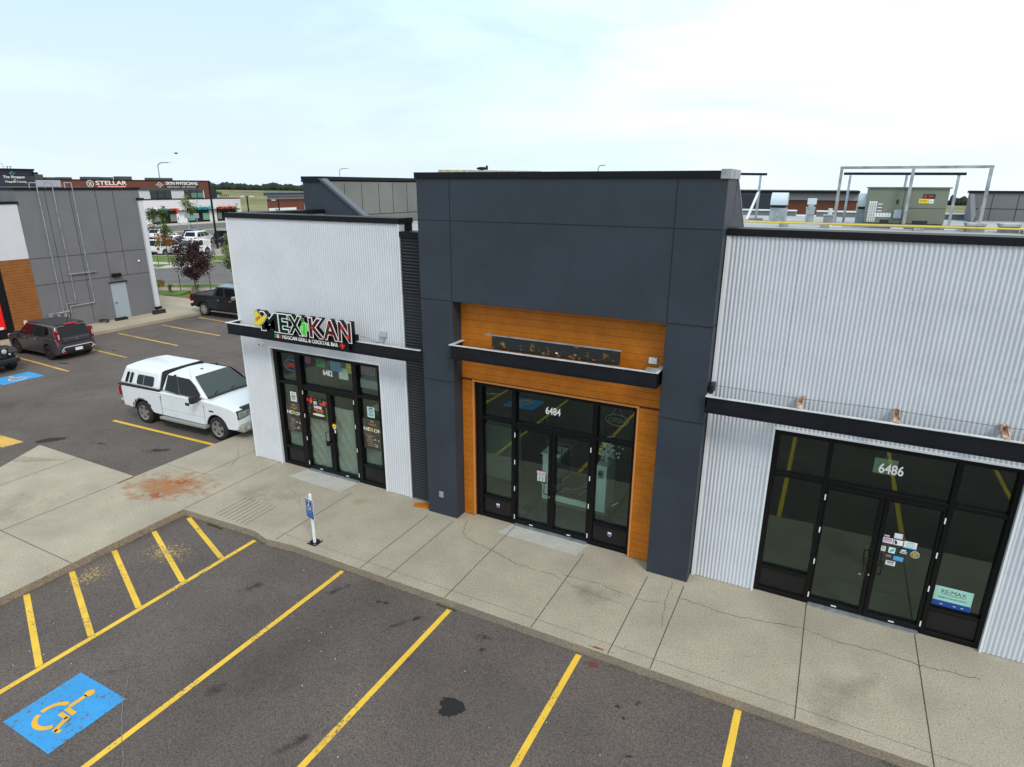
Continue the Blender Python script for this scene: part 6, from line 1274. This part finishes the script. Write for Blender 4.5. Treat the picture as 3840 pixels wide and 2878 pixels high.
for s in (-1, 1):
    for pts in ([(.12, .10), (.42, .10), (.42, .84), (.16, .84)], [(.47, .10), (.90, .10), (.96, .5), (.90, .84), (.47, .84)]): sidequad(cb, ct, Wd-.06, Wd-.44, 1.22, 1.90, s, pts).build('side_window', m_carglass, DP)
    mb = MB(); mb.box(.95, s*(Wd/2+.02), 1.20, 1.1, s*(Wd/2+.27), 1.42); mb.build('mirror', m_chrome, DP, bevel=.03)
    for dx in (-.55, .45): mb = MB(); mb.box(dx, s*(Wd/2-.01), 1.04, dx+.2, s*(Wd/2+.02), 1.08); mb.build('door_handle', m_chrome, DP)
    mb = MB(); mb.box(-1.1, s*(Wd/2-.1), .34, 1.2, s*(Wd/2+.12), .42); mb.build('running_board', m_chrome, DP, bevel=.03)
    mb = MB(); mb.box(-2.92, s*(Wd/2-.16), .85, -2.83, s*(Wd/2-.01), 1.18); mb.build('tail_light', m_tail, DP)
endquad(cb[0], ct[0], Wd-.06, Wd-.44, 1.22, 1.90, -1, [(.12, .2), (.88, .2), (.88, .85), (.12, .85)]).build('rear_window', m_carglass, DP); endquad(cb[1], ct[1], Wd-.06, Wd-.44, 1.22, 1.90, 1, [(.06, .06), (.94, .06), (.92, .92), (.08, .92)]).build('windshield', m_carglass2, DP)
mb = MB(); mb.box(-3.0, -Wd/2+.05, .50, -2.85, Wd/2-.05, .70); mb.build('rear_bumper', m_plastic, DP, bevel=.04); mb = MB(); mb.box(-2.2, -Wd/2+.3, .35, 2.2, Wd/2-.3, 1.0); mb.build('underbody', m_ink, DP)
for wx in (rx_, fx):
    for s in (-1, 1): wheel(DP, wx, s*(Wd/2-.14), wr, .27, 0, s, 6)

# ================================================================ trees and shrubs
def leaf(name, c, alt): return mat(name, c, .7, var=.35, vs=2.5, alt=alt)
m_lp = leaf('purple_leaf', (.030, .012, .018), (.075, .028, .035)); m_lg = leaf('green_leaf', (.045, .085, .012), (.11, .17, .02)); m_lo = leaf('orange_leaf', (.24, .045, .012), (.42, .13, .015)); m_ly = leaf('yellow_green_leaf', (.09, .15, .012), (.24, .28, .02)); m_ld = leaf('dark_green_leaf', (.018, .045, .010), (.05, .09, .015))
def tree(label, x, y, h, blobs, mats, n=900, ls=.09, trunk=.05, cat='tree', group=None, z=-.05, seed=0, name='tree'):
    o = thing(name, label, cat, (x, y, z), group=group); rn = random.Random(seed+int(abs(x*10)))
    mb = MB(); mb.tube((0, 0, 0), (.02, 0, h*.5), trunk, 8, trunk*.7); mb.tube((.02, 0, h*.5), (0, 0, h*.9), trunk*.7, 6, trunk*.2)
    for c, r, k in blobs:
        for q in range(3):
            a = rn.random()*6.28; mb.tube((.01, 0, max(.25*h, c[2]-r[2]*.9)), (c[0]+r[0]*.6*math.cos(a), c[1]+r[1]*.6*math.sin(a), c[2]+r[2]*rn.uniform(-.2, .6)), trunk*.4, 5, trunk*.12)
    mb.build('trunk', m_bark, o)
    mb = MB()
    for c, r, mi_ in blobs:
        cl = []
        for q in range(max(6, int(n*.03))):
            d = Vector((rn.gauss(0, 1), rn.gauss(0, 1), rn.gauss(0, 1))).normalized()*rn.uniform(.45, 1.0); cl.append(Vector((c[0]+d.x*r[0], c[1]+d.y*r[1], c[2]+d.z*r[2])))
        for q in range(n):
            k = rn.choice(cl); sp = .23*min(r); p = k+Vector((rn.gauss(0, sp), rn.gauss(0, sp), rn.gauss(0, sp)))
            d = Vector((rn.gauss(0, 1), rn.gauss(0, 1), rn.gauss(0, .7))).normalized()*ls*rn.uniform(.6, 1.2); e_ = d.orthogonal().normalized()*ls*.38
            mb.poly([p, p+d*.5+e_, p+d, p+d*.5-e_], mi_)
    mb.build('crown', mats, o); return o
tree('dark purple leaved young tree standing behind the dark pickup', -36.0, 19.3, 3.6, [((0, 0, 2.0), (1.2, 1.2, .9), 0), ((.75, .4, 2.1), (.8, .8, .7), 0), ((-.55, -.3, 2.7), (.8, .8, .8), 0), ((.35, .1, 3.0), (.5, .5, .75), 0), ((.1, 0, 1.35), (.8, .8, .5), 0)], [m_lp], 1300, .12)
tree('slender tree with orange red lower leaves and narrow green tip by the far pavement', -51.9, 28.3, 6.0, [((-.2, 0, 2.5), (.9, .9, .75), 1), ((.4, 0, 3.3), (.5, .5, .8), 0), ((-.5, 0, 2.2), (.8, .8, .5), 2), ((.1, 0, 4.8), (.4, .4, 1.0), 0)], [m_lg, m_lo, m_ly], 420, .15)
tree('thin green tree rising between the white cars of the far lot', -70.5, 39.6, 4.8, [((0, 0, 3.0), (.9, .9, 1.4), 0), ((.1, 0, 4.0), (.6, .6, .9), 1)], [m_ld, m_lg], 420, .16)
tree('light green vase shaped tree in front of the clinic windows', -97.2, 64.4, 6.2, [((0, 0, 3.6), (1.4, 1.4, 1.4), 0), ((-.6, 0, 4.9), (.9, .9, 1.2), 1), ((.8, .3, 3.1), (.9, .9, .8), 0)], [m_lg, m_ly], 380, .2)
tree('yellow green bushy tree peeking out left of the white corrugated wall', -34.9, 21.9, 4.4, [((.1, 0, 2.9), (.75, .75, 1.1), 0), ((.2, 0, 1.7), (.7, .7, .7), 1)], [m_ly, m_ld], 800, .12)
tree('dark leaved tree peeking out right of the grey building corner', -42.3, 19.2, 4.2, [((-.1, 0, 3.1), (.6, .6, .9), 0), ((-.1, 0, 1.8), (.6, .6, .9), 1)], [m_ld, m_lp], 800, .12)
tree('thin bare young tree right of the clinic door in the far lot', -90.5, 69.2, 4.0, [((0, 0, 3.6), (.5, .5, .6), 0)], [m_lg], 120, .15)
tree('yellow orange shrub on the bank left of the dark pickup', -38.3, 17.9, .9, [((0, 0, .45), (.45, .45, .32), 0), ((.3, .1, .5), (.25, .25, .25), 1)], [m_ly, m_lo], 350, .07, .02, 'shrub', 'shrubs on the grass bank', name='shrub')
tree('small red brown shrub on the bank just left of the dark pickup', -36.9, 17.9, .6, [((0, 0, .3), (.3, .3, .22), 0)], [leaf('rb', (.06, .03, .015), (.1, .06, .02))], 300, .06, .02, 'shrub', 'shrubs on the grass bank', name='shrub')
tree('low green shrub on the bank at the grey building corner', -39.6, 18.2, .6, [((0, 0, .3), (.35, .35, .25), 0)], [m_lg], 300, .06, .02, 'shrub', 'shrubs on the grass bank', name='shrub')
tree('dark green shrub under the purple tree', -35.2, 18.7, .7, [((0, 0, .3), (.4, .4, .3), 0)], [m_ld], 300, .06, .02, 'shrub', 'shrubs on the grass bank', name='shrub')
tree('green bush on the verge before the far field', -83, 66.5, 2.0, [((0, 0, 1.0), (1.6, 1.4, .9), 0)], [m_lg], 500, .2, .04, 'bush', name='bush')
for i, (x, y, l_) in enumerate(((-36.7, 18.55, 'thin dark stake left of the purple tree'), (-35.1, 19.9, 'thin dark stake right of the purple tree'), (-53.1, 28.0, 'thin stake left of the orange leaved tree'), (-53.6, 30.6, 'thin stake right of the orange leaved tree'))):
    mb = MB(); mb.tube((0, 0, 0), (0, 0, 1.15), .03, 6); o = mb.build('tree_stake', m_bark); o.location = (x, y, -.04); tag(o, l_, 'stake', 'stakes beside young trees')
# far woods: one mass on the horizon
mb = MB(); rn = random.Random(21)
for k in range(1500):
    az = rn.uniform(-64, 22); r = rn.uniform(1010, 1090); de = min(.030, max(.0065, .00715+(az+50.2)/58.1*.0142)); zh = CZ-de*1100
    z = -.21+(zh+.2)*((r-140)/960); n1 = math.sin(az*1.7)+math.sin(az*5.3+1)*.6
    h_ = 6.5+n1*1.2+rn.random()*4+(5 if rn.random() < .03 else 0)
    x, y = CX+r*math.sin(R(az)), CY+r*math.cos(R(az)); mb.ell((x, y, z+h_*.40), 3.2+rn.random()*2.5, 3.2+rn.random()*2.5, h_*.6, 6, 4)
tag(mb.build('far_woods', mat('far_wood', (.020, .034, .022), .9)), 'dark line of woods along the horizon behind the field', 'woods', kind='stuff')
for i, (az, r, l_) in enumerate(((-52.3, 520, 'lone dark bush in the far field left of the lamp'), (-51.6, 560, 'pair of dark bushes in the far field'))):
    de = min(.030, max(.0065, .00715+(az+50.2)/58.1*.0142)); z = -.21+(CZ-de*1100+.2)*((r-140)/960); o = thing('field_bush', l_, 'bush', (CX+r*math.sin(R(az)), CY+r*math.cos(R(az)), z)); mb = MB(); [mb.ell((q*2.5, 0, .8), 1.8, 1.8, 1.6, 7, 5) for q in range(2)]; mb.build('crown', m_ld, o)
# a bird in the sky
o = thing('bird', 'tiny dark bird flying above the clinic roof', 'bird', (-52, 30.9, 10.35), R(20)); mb = MB(); mb.ell((0, 0, 0), .16, .06, .06, 8, 5); mb.ell((.17, 0, .02), .05, .04, .04, 6, 4); mb.prism([(-.05, 0, .03), (.06, 0, .03), (.0, .25, .12), (-.06, .25, .12)], (0, 0, .012)); mb.prism([(-.05, 0, .03), (.06, 0, .03), (.0, -.25, .12), (-.06, -.25, .12)], (0, 0, .012)); mb.prism([(-.15, -.02, 0), (-.28, -.05, 0), (-.28, .05, 0), (-.15, .02, 0)], (0, 0, .012)); mb.build('body', m_ink, o)
